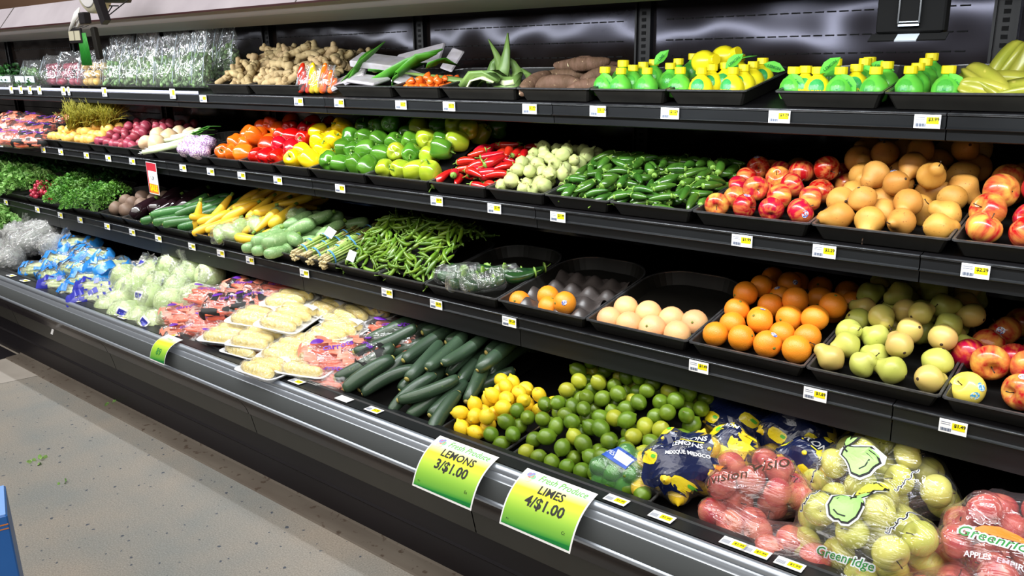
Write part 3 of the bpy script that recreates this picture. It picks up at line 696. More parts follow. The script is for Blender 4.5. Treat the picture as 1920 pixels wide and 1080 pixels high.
T3 = px_trays(3, (-120, 47, 132, 185, 228, 287, 353, 405, 463, 553, 630, 707, 795, 932, 1097, 1290, 1510, 1765, 2050), ('the lettuce', 'the radishes', 'the cilantro', 'the jicamas', 'the eggplants', 'the zucchini', 'the yellow squash', 'the bagged chayotes', 'the grey squash', 'the asparagus', 'the left serranos', 'the right serranos', 'the packed poblanos', 'the four oranges', 'the grapefruits', 'the orange heap', 'the green pears', 'the streaked apples'), .48)
def xr(T, a, b=None): return T[a][1], T[b or a][2]
def heap(s, x0, x1, y0, yp, zp, yb, protos, n, desc, cat, group, maker, K=14, tol=.0, th=.06, parent=None, zf=None, fall=.12, inside=None, edge=.015, ris=True, pre=None, single=None):
    env, flo = mound(s, x0, x1, y0, yp, zp, yb, zf, fall, edge, th)
    SL['v'] = (zp - (plane(s, y0) + .052 if zf is None else zf)) / (yp - y0)
    h = Heap(flo, env); tol = tol or .012
    if pre is not None: h.C = pre
    if hasattr(maker, 'r'):                 # a rough first layer laid side by side, then fruit thrown on top
        rr_ = maker.r; k = 0; y = max(y0, SH[s][0] + .022 + rr_ * 1.05) if s else y0
        while y < yb:
            nx_ = max(1, int((x1 - x0 - .012) / (2.0 * rr_))); st = (x1 - x0 - .012) / nx_
            for i in range(nx_):
                x = x0 + .006 + st * (i + (.5 if k % 2 == 0 else .25 + .5 * R.random())) + R.uniform(-.12, .12) * rr_; yy = y + R.uniform(-.0, .3) * rr_
                if inside and not inside(x, yy): continue
                offs, info = maker(); z = h.rest(x, yy, offs)
                if z - h.env(x, yy) < tol + .012 and R.random() > .02: h.add(x, yy, z, offs, info)
            y += 1.8 * rr_; k += 1
    fill(h, n, (x0 + .005, x1 - .005), (y0, yb), maker, K, tol, inside, SH[s][0] + .016 if s else -9)
    o = put(protos, h, None, desc, cat, group)
    if ris:
        rz = riser(s, x0 + .012, x1 - .012, y0 + .02, yb + .03, flo)
        if parent: child_world(rz, parent)
        else: tag(rz, f'black riser under the {group}', 'riser'); rz.name = 'display_riser'
    if not single and len(o) <= 85 and desc: single = (desc.split(' heaped')[0].split(' in the')[0].split(' in papery')[0], 'of its heap', (yb - y0) / 7.0)
    if single: ordered(o, single[0], single[1], single[2], cat, group)
    elif desc:
        for q in o:
            k = min(7, int((q.location.y - y0) / (yb - y0) * 8)); t = ('left', 'middle', 'right')[min(2, int((q.location.x - x0) / (x1 - x0) * 3))]
            q['label'] = f"{desc.split(' on the')[0].split(' heaped')[0].split(' in the')[0]}, {t} third of the {WORDS[k]} row in its big heap"
    return o, h
# second shelf
def hp2(k, k2, zp, yp, protos, n, desc, cat, group, mk, yb=2.62, **kw):
    x0, x1 = xr(T2, k, k2); return heap(2, x0, x1, 2.235, yp, zp, yb, protos, n, desc, cat, group, mk, parent=T2[k][0], **kw)
for c, k, k2, zp, n in (('orange', 'the orange peppers', None, 1.44, 34), ('red', 'the red peppers', None, 1.45, 34), ('yellow', 'the yellow peppers', None, 1.43, 30)):
    hp2(k, k2, zp, 2.48, BELL[c], n, f'glossy {c} bell pepper heaped on the second shelf', 'pepper', f'{c} bell peppers', ball(.040, .07, PI))
hp2('the dark green peppers', None, 1.47, 2.48, BELL['green'], 44, 'shiny dark green bell pepper heaped beside the yellow peppers', 'pepper', 'dark green bell peppers', ball(.040, .08, PI))
hp2('the light green peppers', None, 1.48, 2.48, BELL['green'][:1] + BELL['yellowgreen'], 44, 'light green or yellowish bell pepper heaped beside the red chiles', 'pepper', 'light green bell peppers', ball(.041, .08, PI, 3), yb=2.7)
hp2('the red chiles', None, 1.41, 2.50, FRES, 58, 'shiny red chile pepper heaped between peppers and tomatillos', 'pepper', 'red chile peppers', rod(.016, .09, .3, 1.2, lambda x, y: 0, nv=2, pv=.2), th=.07)
hp2('the tomatillos', None, 1.41, 2.48, TOMA, 75, 'pale green tomatillo in papery husk on the second shelf', 'tomatillo', 'tomatillos', ball(.0235, .14, PI), th=.06, yb=2.6)
hp2('the left jalapenos', 'the right jalapenos', 1.405, 2.48, JAL, 210, 'dark green jalapeno heaped on the second shelf', 'pepper', 'jalapeno peppers', rod(.0145, .075, 1.2, .9, lambda x, y: 0, pv=.2), th=.06, yb=2.64)
hp2('the red apples', None, 1.40, 2.50, AP_RED, 60, '', 'apple', 'red apples on the second shelf', ball(.0375, .05, PI, 3, .9), th=.11, yb=2.66, single=('red apple', 'of second shelf', .075))
hp2('the brown pears', None, 1.475, 2.56, BOSC, 90, '', 'pear', 'brown pears on the second shelf', ball(.0365, .06, PI, 3, .95), th=.11, yb=2.76, single=('russet brown pear', 'of brown heap', .06))
hp2('the right-hand apples', None, 1.42, 2.50, AP_BIG, 26, '', 'apple', 'streaked apples on the second shelf', ball(.043, .05, PI, 3, .97), th=.11, yb=2.66, single=('red and yellow apple', 'right of brown pears', .075))
hp2('the pale golden onions', 'the golden onions', 1.38, 2.45, POT['apricot'], 60, 'pale golden onion heaped near the left end', 'onion', 'golden onions', ball(.031, .14, PI))
hp2('the first red potatoes', 'the red potatoes', 1.40, 2.48, POT['potato_red'], 60, 'small purple-red potato heaped beside the golden onions', 'potato', 'red potatoes on the second shelf', ball(.0265, .14, PI), yb=2.64)
hp2('the turnips', None, 1.36, 2.42, POT['turnip'], 12, '', 'turnip', 'turnips', ball(.048, .12, PI), th=.12, yb=2.56, single=('round cream turnip', 'beside leeks', .09))
# third shelf
def hp3(k, k2, zp, yp, protos, n, desc, cat, group, mk, yb=2.5, **kw):
    x0, x1 = xr(T3, k, k2); return heap(3, x0, x1, 2.135, yp, zp, yb, protos, n, desc, cat, group, mk, parent=T3[k][0], **kw)
hp3('the jicamas', None, .99, 2.3, POT['beet_brown'], 9, '', 'jicama', 'jicamas', ball(.045, .15, PI), th=.11, yb=2.42, single=('round brown jicama', 'beside cilantro', .09))
hp3('the eggplants', None, 1.05, 2.36, EGG, 9, '', 'eggplant', 'eggplants', rod(.040, .17, 1.35, .15, None, nv=1, n=4, pv=.08), th=.10, yb=2.44, single=('glossy dark purple eggplant', 'beside zucchini', .09))
hp3('the zucchini', None, 1.05, 2.36, ZUC, 20, '', 'zucchini', 'zucchini', rod(.024, .17, .9, .25, None, nv=2, n=5, pv=.08), th=.09, yb=2.46, single=('dark green zucchini', 'beside yellow squash', .07))
hp3('the yellow squash', 'the bagged chayotes', 1.12, 2.46, YSQ, 60, '', 'squash', 'yellow squash', rod(.025, .17, .9, .5, None, nv=2, n=5, pv=.12), th=.10, yb=2.60, single=('long bright yellow squash', 'of yellow heap', .05))
hp3('the grey squash', None, 1.05, 2.34, GSQ, 18, '', 'squash', 'grey-green squash', rod(.032, .14, .55, .5, None, nv=1, n=5, pv=.08), th=.10, yb=2.50, single=('plump grey-green squash', 'beside asparagus', .06))
_, hs = hp3('the left serranos', 'the right serranos', 1.10, 2.36, SERR, 290, 'slim bright green serrano pepper heaped on the third shelf', 'pepper', 'serrano peppers', rod(.009, .085, .8, 1.3, None, pv=.3, var=.15), th=.035, yb=2.52, fall=.2)
hp3('the orange heap', None, 1.03, 2.42, ORANGES, 34, '', 'orange', 'oranges in the big heap', ball(.0385, .05, PI, 2, .97), th=.12, yb=2.62, single=('bright orange', 'of orange heap', .07))
hp3('the green pears', None, 1.075, 2.46, GPEAR, 60, '', 'pear', 'green pears on the third shelf', ball(.035, .07, PI, 3, .95), th=.11, yb=2.68, single=('yellow-green pear', 'of green heap', .055))
aps, ha = hp3('the streaked apples', None, 1.02, 2.46, AP_BIG, 36, '', 'apple', 'streaked apples on the third shelf', ball(.043, .05, PI, 3, .97), th=.12, yb=2.66, single=('streaked red and yellow apple', 'beside green pears', .075))
o = copy_tree(AP_YEL[0]); o.location = P(1814, 730, 2.185); o.rotation_euler = (.9, .3, -.9); tag(o, 'yellow apple with two blue stickers at the tray corner', 'apple', 'streaked apples on the third shelf')
for a in aps:
    if (a.location - o.location).length < .085: 
        for c in list(a.children): bpy.data.objects.remove(c)
        bpy.data.objects.remove(a)
# four oranges and seven grapefruits, placed one by one in their half-empty trays
for i, (u, v, y, w) in enumerate(((974, 566, 2.178, 'at the left front'), (1028, 556, 2.24, 'at the back'), (1030, 576, 2.178, 'in the front middle'), (1059, 568, 2.178, 'on the right'))):
    o = copy_tree(ORANGES[0]); o.location = P(u, v, y); o.rotation_euler = ((1.2, .2, .1), (.4, .9, 2), (.3, .2, 1), (1.45, .1, -.5))[i]; tag(o, f'single orange {w} of the nearly empty tray', 'orange', 'last oranges in the nearly empty tray')
for i, (u, v, y, w) in enumerate(((1143, 600, 2.165, 'leftmost in the front row'), (1174, 579, 2.25, 'at the back left'), (1180, 609, 2.165, 'second in the front row'), (1216, 588, 2.25, 'in the back middle'), (1223, 616, 2.165, 'third in the front row'), (1259, 600, 2.255, 'at the back right'), (1270, 627, 2.165, 'rightmost in the front row'), (1302, 606, 2.27, 'in the far right corner'))):
    o = copy_tree(GFRUIT[0]); o.location = P(u, v, y); o.rotation_euler = (R.uniform(0, 3), R.uniform(0, 3), R.uniform(0, 3)); o.scale = (.93,) * 3; tag(o, f'pale pink-yellow grapefruit {w} of its tray', 'grapefruit', 'grapefruits on the third shelf')
# moulded fruit liner in the nearly empty tray
x0, x1 = xr(T3, 'the four oranges'); V = []; F = []; nx, ny = 44, 44
for j in range(ny + 1):
    for i in range(nx + 1):
        a, b = i / nx, j / ny; x = x0 + .03 + (x1 - x0 - .06) * a; y = 2.13 + .34 * b
        ca, cb = math.cos(a * 4 * 2 * PI + (PI if int(b * 4.2) % 2 else 0)), math.cos(b * 4 * 2 * PI); V.append((x, y, plane(3, y) + .006 + .034 * max(0, -ca * .5 + .5) ** .6 * max(0, .6 - cb * .4) ** .8))
for j in range(ny):
    for i in range(nx): a = j * (nx + 1) + i; F.append((a, a + 1, a + nx + 2, a + nx + 1))
tag(obj('fruit_liner', mesh('fruit_liner', (V, F), MT['eggcrate'])), 'grey moulded fruit liner in the nearly empty orange tray', 'liner')
# top shelf
def hp1(k, k2, zp, yp, protos, n, desc, cat, group, mk, yb=2.66, **kw):
    x0, x1 = xr(T1, k, k2); return heap(1, x0, x1, 2.352, yp, zp, yb, protos, n, desc, cat, group, mk, parent=T1[k][0], **kw)
hp1('the left ginger heap', 'the right ginger heap', 1.80, 2.60, GING, 120, 'knobbly pale brown ginger root in the top shelf heap', 'ginger', 'ginger roots', rod(.021, .15, .9, .9, None, nv=4, pv=.4), th=.09, yb=2.78, edge=.05)
hp1('the habaneros', None, 1.66, 2.45, HAB, 70, 'small orange habanero heaped on the top shelf', 'pepper', 'habanero peppers', ball(.0155, .15, PI, 1), th=.05, yb=2.5, edge=.05)
x0, x1 = xr(T1, 'the brown roots')
heap(1, x0, x1, 2.34, 2.5, 1.72, 2.66, ROOT, 12, '', 'root', 'malanga roots', rod(.030, .15, .5, .4, None, nv=2, n=5, pv=.05), th=.10, parent=T1['the brown roots'][0], single=('rough dark brown malanga root', 'of root tray', .08))
# ------------------------------------------------------------------ the bottom deck
x0, x1 = SHX(0, 640), SHX(0, 812)
heap(0, -2.42, -1.83, 1.80, 2.25, .745, 2.60, CUKE, 120, 'long dark green cucumber in the bottom deck heap', 'cucumber', 'cucumbers', rod(.0275, .23, 1.45, .28, None, nv=3, n=7, pv=.06), th=.14, fall=.05, K=40, tol=.022)
tL = tray(0, SHX(0, 824), SHX(0, 945), .26, 'black tray holding the lemons and spilled limes, bottom deck', curved=False, y0=1.812, h=.04, tilt=math.radians(5))
tM = tray(0, SHX(0, 958), -1.02, .50, 'long black tray under the lime heap, bottom deck', curved=False, y0=1.812, h=.04, tilt=math.radians(5))
bx0, bx1 = SHX(0, 824) + .01, SHX(0, 945) - .008
line = lambda x, y: x < -1.70 + .14 * (y - 1.83) / .25
_, hl = heap(0, bx0 + .012, bx1, 1.845, 2.04, .64, 2.09, LEMONS, 90, 'bright yellow lemon in the small front tray', 'lemon', 'lemons in the front tray', ball(.0275, .06, PI), K=30, tol=.016, th=.07, zf=.575, inside=line, edge=.01, parent=tL)
heap(0, bx0, bx1, 1.84, 2.04, .645, 2.10, LIMES, 60, 'green lime mixed in with the lemons in the small tray', 'lime', 'limes beside the lemons', ball(.0262, .06, PI, 5), K=30, tol=.016, th=.07, zf=.57, inside=lambda x, y: not line(x, y), edge=.01, ris=False, pre=hl.C)
heap(0, -1.52, -1.03, 1.84, 2.20, .745, 2.62, LIMES, 300, 'green lime in the big heap on the bottom deck', 'lime', 'limes in the big heap', ball(.0262, .07, PI, 5), th=.075, zf=.555, edge=.02, fall=.0, parent=tM)
# ------------------------------------------------------------------ bags, wraps and bunches
def Q(u, v, y0, z0, sl):                 # where the line of sight meets a heap's sloping top
    d = pxray(u, v); t = (z0 - HC - sl * y0) / (d.z - sl * d.y); return Vector((d.x * t, d.y * t, HC + d.z * t))
def hull(spheres, floor=None, grow=.004, nu=44, nv=26, wr=.0, keep=.965, flat=.003):
    c = np.array([[s[0], s[1], s[2]] for s in spheres]); r = np.array([s[3] for s in spheres]) + grow; o = (c.min(0) + c.max(0)) / 2; c = c - o
    D = np.array([[[math.sin(PI * (j + .5) / nv) * math.cos(2 * PI * i / nu), math.sin(PI * (j + .5) / nv) * math.sin(2 * PI * i / nu), -math.cos(PI * (j + .5) / nv)] for i in range(nu)] for j in range(nv)])
    dot = D @ c.T; perp2 = (c ** 2).sum(1) - dot ** 2; dis = r ** 2 * 1.1 - perp2; t = np.where(dis > 0, dot + np.sqrt(np.maximum(dis, 0)), 0); rad = np.maximum(t.max(-1), .02)
    for _ in range(30):
        av = (np.roll(rad, 1, 1) + np.roll(rad, -1, 1) + np.vstack([rad[1:], rad[-1:]]) + np.vstack([rad[:1], rad[:-1]])) / 4; rad = np.maximum(rad, av * (keep + .03))
    V = []
    for j in range(nv):
        for i in range(nu):
            k = rad[j, i] * (1 + wr * noise.noise(Vector(D[j, i] * 5 + o * 3))); p = D[j, i] * k + o
            if floor: p[2] = max(p[2], floor(p[0], p[1]) + flat)
            V.append(tuple(p))
    F = [(j * nu + i, j * nu + (i + 1) % nu, (j + 1) * nu + (i + 1) % nu, (j + 1) * nu + i) for j in range(nv - 1) for i in range(nu)]
    F.append(tuple(range(nu - 1, -1, -1))); F.append(tuple((nv - 1) * nu + i for i in range(nu)))
    return (V, F), Vector(o)
def gather(p, d, L_=.07, r0=.018, r1=.035, seg=18, seed=0):   # the gathered, pleated mouth of a bag
    d = Vector(d).normalized(); a = d.orthogonal().normalized(); b = d.cross(a); V = []; F = []; K = 6
    for k in range(K):
        t = k / (K - 1); r = r0 * .9 * (1 - t) ** 2 + r1 * t ** .8 * .9 + .006
        for j in range(seg):
            w = 2 * PI * j / seg; rr = r * (1 + .32 * (1 if j % 2 else -1) * min(1, t + .3)); V.append(p + d * (t * L_ * (1 + .12 * math.sin(j * 2.3 + seed))) + (a * math.cos(w) + b * math.sin(w) * .6) * rr)
    for k in range(K - 1):
        for j in range(seg): F.append((k * seg + j, k * seg + (j + 1) % seg, k * seg + seg + (j + 1) % seg, k * seg + seg + j))
    return V, F
def bvh(o):
    Mx = Matrix.Translation(o.location) @ o.rotation_euler.to_matrix().to_4x4() @ Matrix.Diagonal((*o.scale, 1))
    return BVHTree.FromPolygons([Mx @ v.co for v in o.data.vertices], [tuple(p.vertices) for p in o.data.polygons])
def decal(name, vf, tree, O, udir, n, m, parent, off=.002, sc=1.0):
    n = Vector(n).normalized(); u = Vector(udir); u = (u - n * u.dot(n)).normalized(); v = n.cross(u); V, keep = [], []
    O = Vector(O)
    for x, y, _ in vf[0]:
        h = tree.ray_cast(O + u * x * sc + v * y * sc + n * .25, -n); keep.append(h[0] is not None); V.append((h[0] + n * off) if h[0] is not None else O)
    F = [f for f in vf[1] if all(keep[i] for i in f)]
    if not F: return None
    pl = Vector(parent.location); Ri = parent.rotation_euler.to_matrix().inverted()
    return obj(name, mesh(name, ([Ri @ (p - pl) for p in V], F), MT[m] if isinstance(m, str) else m, False), parent)
def grid2d(w, h, nx=10, ny=8, fn=None):
    V = [(w * (i / nx - .5), h * (j / ny - .5), 0) for j in range(ny + 1) for i in range(nx + 1)]
    if fn: V = [fn(v) for v in V]
    return V, [(j * (nx + 1) + i, j * (nx + 1) + i + 1, (j + 1) * (nx + 1) + i + 1, (j + 1) * (nx + 1) + i) for j in range(ny) for i in range(nx)]
def poly2d(pts, n=5):                    # a filled outline cut into rings so that it can follow a curved bag
    cx = sum(p[0] for p in pts) / len(pts); cy = sum(p[1] for p in pts) / len(pts); V = []; F = []; m = len(pts)
    for k in range(1, n + 1):
        for x, y in pts: V.append((cx + (x - cx) * k / n, cy + (y - cy) * k / n, 0))
    V.append((cx, cy, 0)); c = len(V) - 1
    for j in range(m): F.append((c, j, (j + 1) % m))
    for k in range(n - 1):
        for j in range(m): F.append((k * m + j, (k + 1) * m + j, (k + 1) * m + (j + 1) % m, k * m + (j + 1) % m))
    return V, F
def line2d(pts, w, closed=False):
    pts = [Vector((*p, 0)) for p in pts]; n = len(pts); V = []; F = []
    for i, p in enumerate(pts):
        a = pts[(i - 1) % n] if closed or i else p; b = pts[(i + 1) % n] if closed or i < n - 1 else p; t = (b - a).normalized(); s = Vector((-t.y, t.x, 0)) * w / 2
        V += [tuple(p + s), tuple(p - s)]
    for i in range(n if closed else n - 1): j = (i + 1) % n; F.append((2 * i, 2 * i + 1, 2 * j + 1, 2 * j))
    return V, F
def fruit_bag(name, label, cat, grp, C, a, b, hgt, protos, r, n, flabel, fcat, fgrp, fm, ang=0, neck=None, tint=None, base=None, nv=1, bl=None):
    base = (lambda x, y: plane(0, y) + .008) if base is None else base; ca, sa = math.cos(ang), math.sin(ang)
    def loc(x, y): dx, dy = x - C[0], y - C[1]; return dx * ca + dy * sa, -dx * sa + dy * ca
    def env(x, y): p, q = loc(x, y); e = 1 - (p / a) ** 2 - (q / b) ** 2; return base(x, y) + (hgt - r) * max(e, 0) ** .5 + .003 if e > 0 else -9
    def ins(x, y): p, q = loc(x, y); return (p / a) ** 2 + (q / b) ** 2 < (1 - r / max(a, b) * .75) ** 2
    h = Heap(base, lambda x, y: max(env(x, y), base(x, y) + r * 1.02)); m = max(a, b)
    fill(h, n, (C[0] - m, C[0] + m), (C[1] - m, C[1] + m), ball(r, .04, PI, nv), 30, .012, ins)
    fr = put(protos, h, None, flabel, fcat, fgrp); sp = [(x, y, z, r * i['s']) for x, y, z, i in h.items]
    vf, o = hull(sp, base)
    root = obj(name, mesh('bag_film', ([Vector(v) - o for v in vf[0]], vf[1]), fm), None, o); tag(root, label, cat, grp)
    if neck: obj('gathered_neck', mesh('gathered_neck', gather(Vector(neck[0]), neck[1], neck[2] if len(neck) > 2 else .08, .02, .05, 22), F_CRINK), root)
    return root, bvh(root), fr
def near(tree, O, n):
    h = tree.ray_cast(Vector(O) + Vector(n).normalized() * .3, -Vector(n).normalized()); return h[0] or Vector(O)
NV = (-.12, -.72, .68)                   # the way the bags' printed faces look: forward and up
def writing(root, tree, s, O, size, m, u=(1, .1, 0), n=NV, off=0, back=None, bo=.006, nm='printed_word', shear=0):
    if back: decal(nm + '_outline', text(s, size, bo, shear), tree, O, u, n, back, root, .0022)
    return decal(nm, text(s, size, off, shear), tree, O, u, n, m, root, .0032)
# --- apple bags, front right
def greenridge(root, tree, O, size, word, n=NV, u=(1, .1, 0), hill=True):
    if hill: decal('orange_hill', poly2d([(-1.6 * size, .25 * size), (-1.0 * size, .75 * size), (-.2 * size, 1.0 * size), (.7 * size, .85 * size), (1.5 * size, .45 * size), (1.9 * size, .25 * size)], 4), tree, O, u, n, 'orange_ink', root, .0018)
    decal('word_outline', text('Greenridge', size, size * .11, .25), tree, O, u, n, 'white_ink', root, .0022)
    o = decal('printed_word', text('Greenridge', size, size * .005, .25), tree, O, u, n, 'green_dark_ink', root, .0034)
    if word: 
        n_ = Vector(n).normalized(); u_ = Vector(u); u_ = (u_ - n_ * u_.dot(n_)).normalized(); v_ = n_.cross(u_)
        decal('printed_word', text(word, size * .5, size * .012), tree, Vector(O) - v_ * size * 1.35, u, n, 'white_ink', root, .0034)
def apple_art(root, tree, O, s, kinds, n=NV, u=(1, .1, 0)):
    def at(x, y): n_ = Vector(n).normalized(); u_ = Vector(u); u_ = (u_ - n_ * u_.dot(n_)).normalized(); return Vector(O) + u_ * x + n_.cross(u_) * y
    ap = [(.0, .82), (.18, .9), (.5, .98), (.85, .8), (1.0, .35), (.92, -.3), (.6, -.85), (.22, -.98), (0, -.88), (-.22, -.98), (-.6, -.85), (-.92, -.3), (-1, .35), (-.85, .8), (-.5, .98), (-.18, .9)]
    pr = [(.0, 1.0), (.3, .92), (.42, .5), (.6, .2), (.95, -.2), (.9, -.75), (.45, -1.05), (0, -1.0), (-.45, -1.05), (-.9, -.75), (-.95, -.2), (-.6, .2), (-.42, .5), (-.3, .92)]
    leaf = [(0, 0), (.25, .3), (.7, .55), (1.2, .6), (1.0, .25), (.55, -.02)]
    for kx, ky, ink, shp, sz, rot in kinds:
        pts = ap if shp == 'a' else pr; c, s_ = math.cos(rot), math.sin(rot)
        T = lambda q, k=1.0: [((x * c - y * s_) * s * sz * k + kx, (x * s_ + y * c) * s * sz * k + ky) for x, y in q]
        decal('fruit_outline', poly2d(T(pts, 1.24), 4), tree, O, u, n, 'white_ink', root, .0020)
        decal('fruit_outline', poly2d(T(pts, 1.10), 4), tree, O, u, n, 'ink', root, .0028)
        decal('printed_fruit', poly2d(T(pts, .96), 4), tree, O, u, n, ink, root, .0036)
        decal('printed_curve', line2d(T([(-.55, -.45), (-.2, -.62), (.3, -.55)]), s * .1), tree, O, u, n, 'ink', root, .0042)
        for q in (leaf, [(x * .9, -y * .8) for x, y in leaf]):
            L2 = [(x + .15, y + 1.0) for x, y in q]; decal('leaf_outline', poly2d(T(L2, 1.0), 2), tree, O, u, n, 'ink', root, .0030)
            L3 = [(.15 + x * .72 + .13, 1.0 + y * .72 + .04) for x, y in q]; decal('printed_leaf', poly2d(T(L3, 1.0), 2), tree, O, u, n, ink, root, .0040)
        decal('printed_stem', line2d(T([(0, .7), (.08, 1.0), (.2, 1.15)]), s * .12), tree, O, u, n, 'ink', root, .0046)
def squiggle(root, tree, O, s, n=NV, u=(1, .1, 0), ang=.9):
    pts = [(t * .5 * math.cos(ang) + .10 * math.sin(t * 9) * math.cos(t * 5), t * .5 * math.sin(ang) + .10 * math.cos(t * 9)) for t in np.linspace(-2, 2, 42)]
    pts = [(x * s, y * s) for x, y in pts]
    decal('tendril_outline', line2d(pts, s * .12), tree, O, u, n, 'white_ink', root, .002); decal('printed_tendril', line2d(pts, s * .05), tree, O, u, n, 'ink', root, .003)
INK = {'green': 'green_ink'}
defm('pale_green_ink', 'a6e07e', rough=.4); defm('pale_yellow_ink', 'ece94a', rough=.4)
g2, tg2, _ = fruit_bag('apple_bag', 'clear bag of green apples under the shelf, rearmost of the green apple bags', 'fruit bag', 'bagged green apples', (-.50, 2.14), .205, .16, .19, AP_GRN, .041, 28, 'green apple inside the rear printed bag', 'apple', 'apples inside the rear green bag', F_CLEAR, .1)
apple_art(g2, tg2, near(tg2, (-.555, 2.09, .71), NV), .038, [(0, 0, 'pale_green_ink', 'p', 1.15, 1.2)])
squiggle(g2, tg2, near(tg2, (-.67, 2.04, .68), NV), .04, ang=1.2); squiggle(g2, tg2, near(tg2, (-.43, 2.08, .69), NV), .04, ang=1.2)
g1, tg1, _ = fruit_bag('apple_bag', 'clear bag of green apples with two apples drawn on it, lower front', 'fruit bag', 'bagged green apples', (-.475, 1.905), .175, .13, .205, AP_GRN, .041, 28, 'green apple inside the front printed bag', 'apple', 'apples inside the front green bag', F_CLEAR, .15, neck=((-.335, 1.83, .63), (.6, -.55, -.2), .11))
apple_art(g1, tg1, near(tg1, (-.50, 1.87, .70), NV), .036, [(.012, .056, 'pale_yellow_ink', 'a', .9, -.1), (-.014, -.012, 'pale_green_ink', 'a', 1.0, -.2)])
greenridge(g1, tg1, near(tg1, (-.49, 1.80, .60), (0, -.85, .5)), .030, 'APPLES  POMMES', n=(0, -.85, .5), hill=False)
squiggle(g1, tg1, near(tg1, (-.59, 1.90, .66), NV), .045, ang=1.1); squiggle(g1, tg1, near(tg1, (-.385, 1.91, .66), NV), .045, ang=1.2)
r1, tr1, _ = fruit_bag('apple_bag', 'clear bag of red apples with a printed orange hill, right edge', 'fruit bag', 'bagged red apples', (-.19, 2.01), .19, .15, .205, AP_PNK, .041, 28, 'red apple inside the bag with the orange hill', 'apple', 'apples inside the rear red bag', F_PINK, .05)
greenridge(r1, tr1, near(tr1, (-.20, 1.94, .68), NV), .036, 'APPLES  EMPIRE')
r2, tr2, _ = fruit_bag('apple_bag', 'clear bag of red apples at the bottom right corner', 'fruit bag', 'bagged red apples', (-.215, 1.84), .165, .085, .15, AP_PNK, .041, 18, 'red apple inside the corner bag', 'apple', 'apples inside the corner red bag', F_PINK, 0.0)
greenridge(r2, tr2, near(tr2, (-.20, 1.79, .62), NV), .024, '-APPLES-POMMES-', hill=False)
p1, tp1, _ = fruit_bag('apple_bag', 'pink-tinted bag of blushed apples with dark script, between lemon and green apple bags', 'fruit bag', 'bagged blushed apples', (-.775, 1.96), .155, .15, .18, AP_PNK, .040, 28, 'blushed apple inside the pink-tinted bag', 'apple', 'apples inside the pink-tinted bag', F_PINK, .5)
writing(p1, tp1, 'vision', near(tp1, (-.73, 1.97, .69), NV), .052, 'stem_brown', u=(.75, .7, 0), shear=.3)
writing(p1, tp1, 'Cultivision', near(tp1, (-.85, 1.87, .64), NV), .040, 'stem_brown', u=(.75, .7, 0), shear=.3)
decal('orange_patch', poly2d([(-.05, -.012), (0, .012), (.05, .018), (.06, 0), (.01, -.014)], 3), tp1, near(tp1, (-.90, 1.92, .66), NV), (.9, -.4, 0), NV, 'orange_ink', p1, .002)
p2, tp2, _ = fruit_bag('apple_bag', 'low clear bag of blushed apples along the front ledge under the pink bag', 'fruit bag', 'bagged blushed apples', (-.70, 1.838), .20, .06, .085, AP_PNK, .036, 14, 'blushed apple in the low front bag', 'apple', 'apples in the low front bag', F_PINK, -.05)
# --- lemon bags: navy printed film over lemons
def lemon_bag(C, a, b, hgt, n, label, words, ang=0, u=(1, .1, 0), wz=.04, ysz=.05):
    rt_, tr_, fr = fruit_bag('lemon_bag', label, 'fruit bag', 'navy printed lemon bags', C, a, b, hgt, BLEMON, .031, n, 'lemon inside the ' + label.replace('yellow and white printed lemon bag', 'yellow printed bag'), 'lemon', 'lemons inside the ' + label.replace(' lemon bag', ' bag'), F_CLEAR, ang)
    c = Vector((C[0], C[1], 0)); up_ = Vector(NV).normalized(); uu = Vector(u).normalized()
    top = near(tr_, (C[0] + wz, C[1], plane(0, C[1]) + hgt * .8), NV)
    decal('navy_panel', grid2d(a * 1.7, hgt * 1.4, 18, 14, lambda v: (v[0] + .006 * math.sin(v[1] * 90), v[1] + .005 * math.sin(v[0] * 80), 0)), tr_, top, u, NV, 'navy_print', rt_, .0022)
    vv = up_.cross(uu) * -1; vv = up_.cross((uu - up_ * uu.dot(up_)).normalized())
    for i, (w_, sz) in enumerate(words): decal('printed_word', text(w_, sz, .0005), tr_, top + vv * (.028 - i * .026), u, NV, 'white_ink', rt_, .0044)
    decal('yellow_line', line2d([(-.04, 0), (-.01, .001), (.04, 0)], .003), tr_, top + vv * .014, u, NV, 'yellow_print', rt_, .004)
    for k in range(6):
        q = 2 * PI * k / 6 + ang; ctr = top + uu * (a * .74 * math.cos(q)) + vv * (hgt * .60 * math.sin(q))
        pts = [(ysz * .52 * math.cos(w), ysz * .38 * math.sin(w) + ysz * .06 * math.cos(3 * w)) for w in np.linspace(0, 2 * PI, 13)[:-1]]
        decal('yellow_lemon_print', poly2d(pts, 4), tr_, ctr, u, NV, 'yellow_print', rt_, .0032); decal('green_leaf_print', poly2d([(x * .28, y * .28) for x, y in pts], 2), tr_, ctr + uu * ysz * .3, u, NV, 'green_ink', rt_, .0045)
    return rt_
W1 = [('CITRONS', .022), ('LEMONS', .02), ('MEXIQUE MEXICO', .013)]
lemon_bag((-1.01, 1.945), .15, .115, .175, 20, 'front navy lemon bag with lemons showing at its lower left', W1, .35, u=(.9, .35, .1), wz=.045)
lemon_bag((-.99, 2.27), .14, .11, .19, 16, 'navy lemon bag at the back beside the limes', [('CITRONS', .026), ('SUPER', .02)], .2, wz=0)
lemon_bag((-.78, 2.27), .13, .10, .17, 14, 'navy lemon bag in the middle of the back row', [('LEMONS', .02), ('CITRONS', .02)], .1, wz=0)
lemon_bag((-.60, 2.36), .10, .09, .12, 9, 'navy lemon bag in the shade behind the green apple bags', [('CITRON', .022)], .4, wz=0)
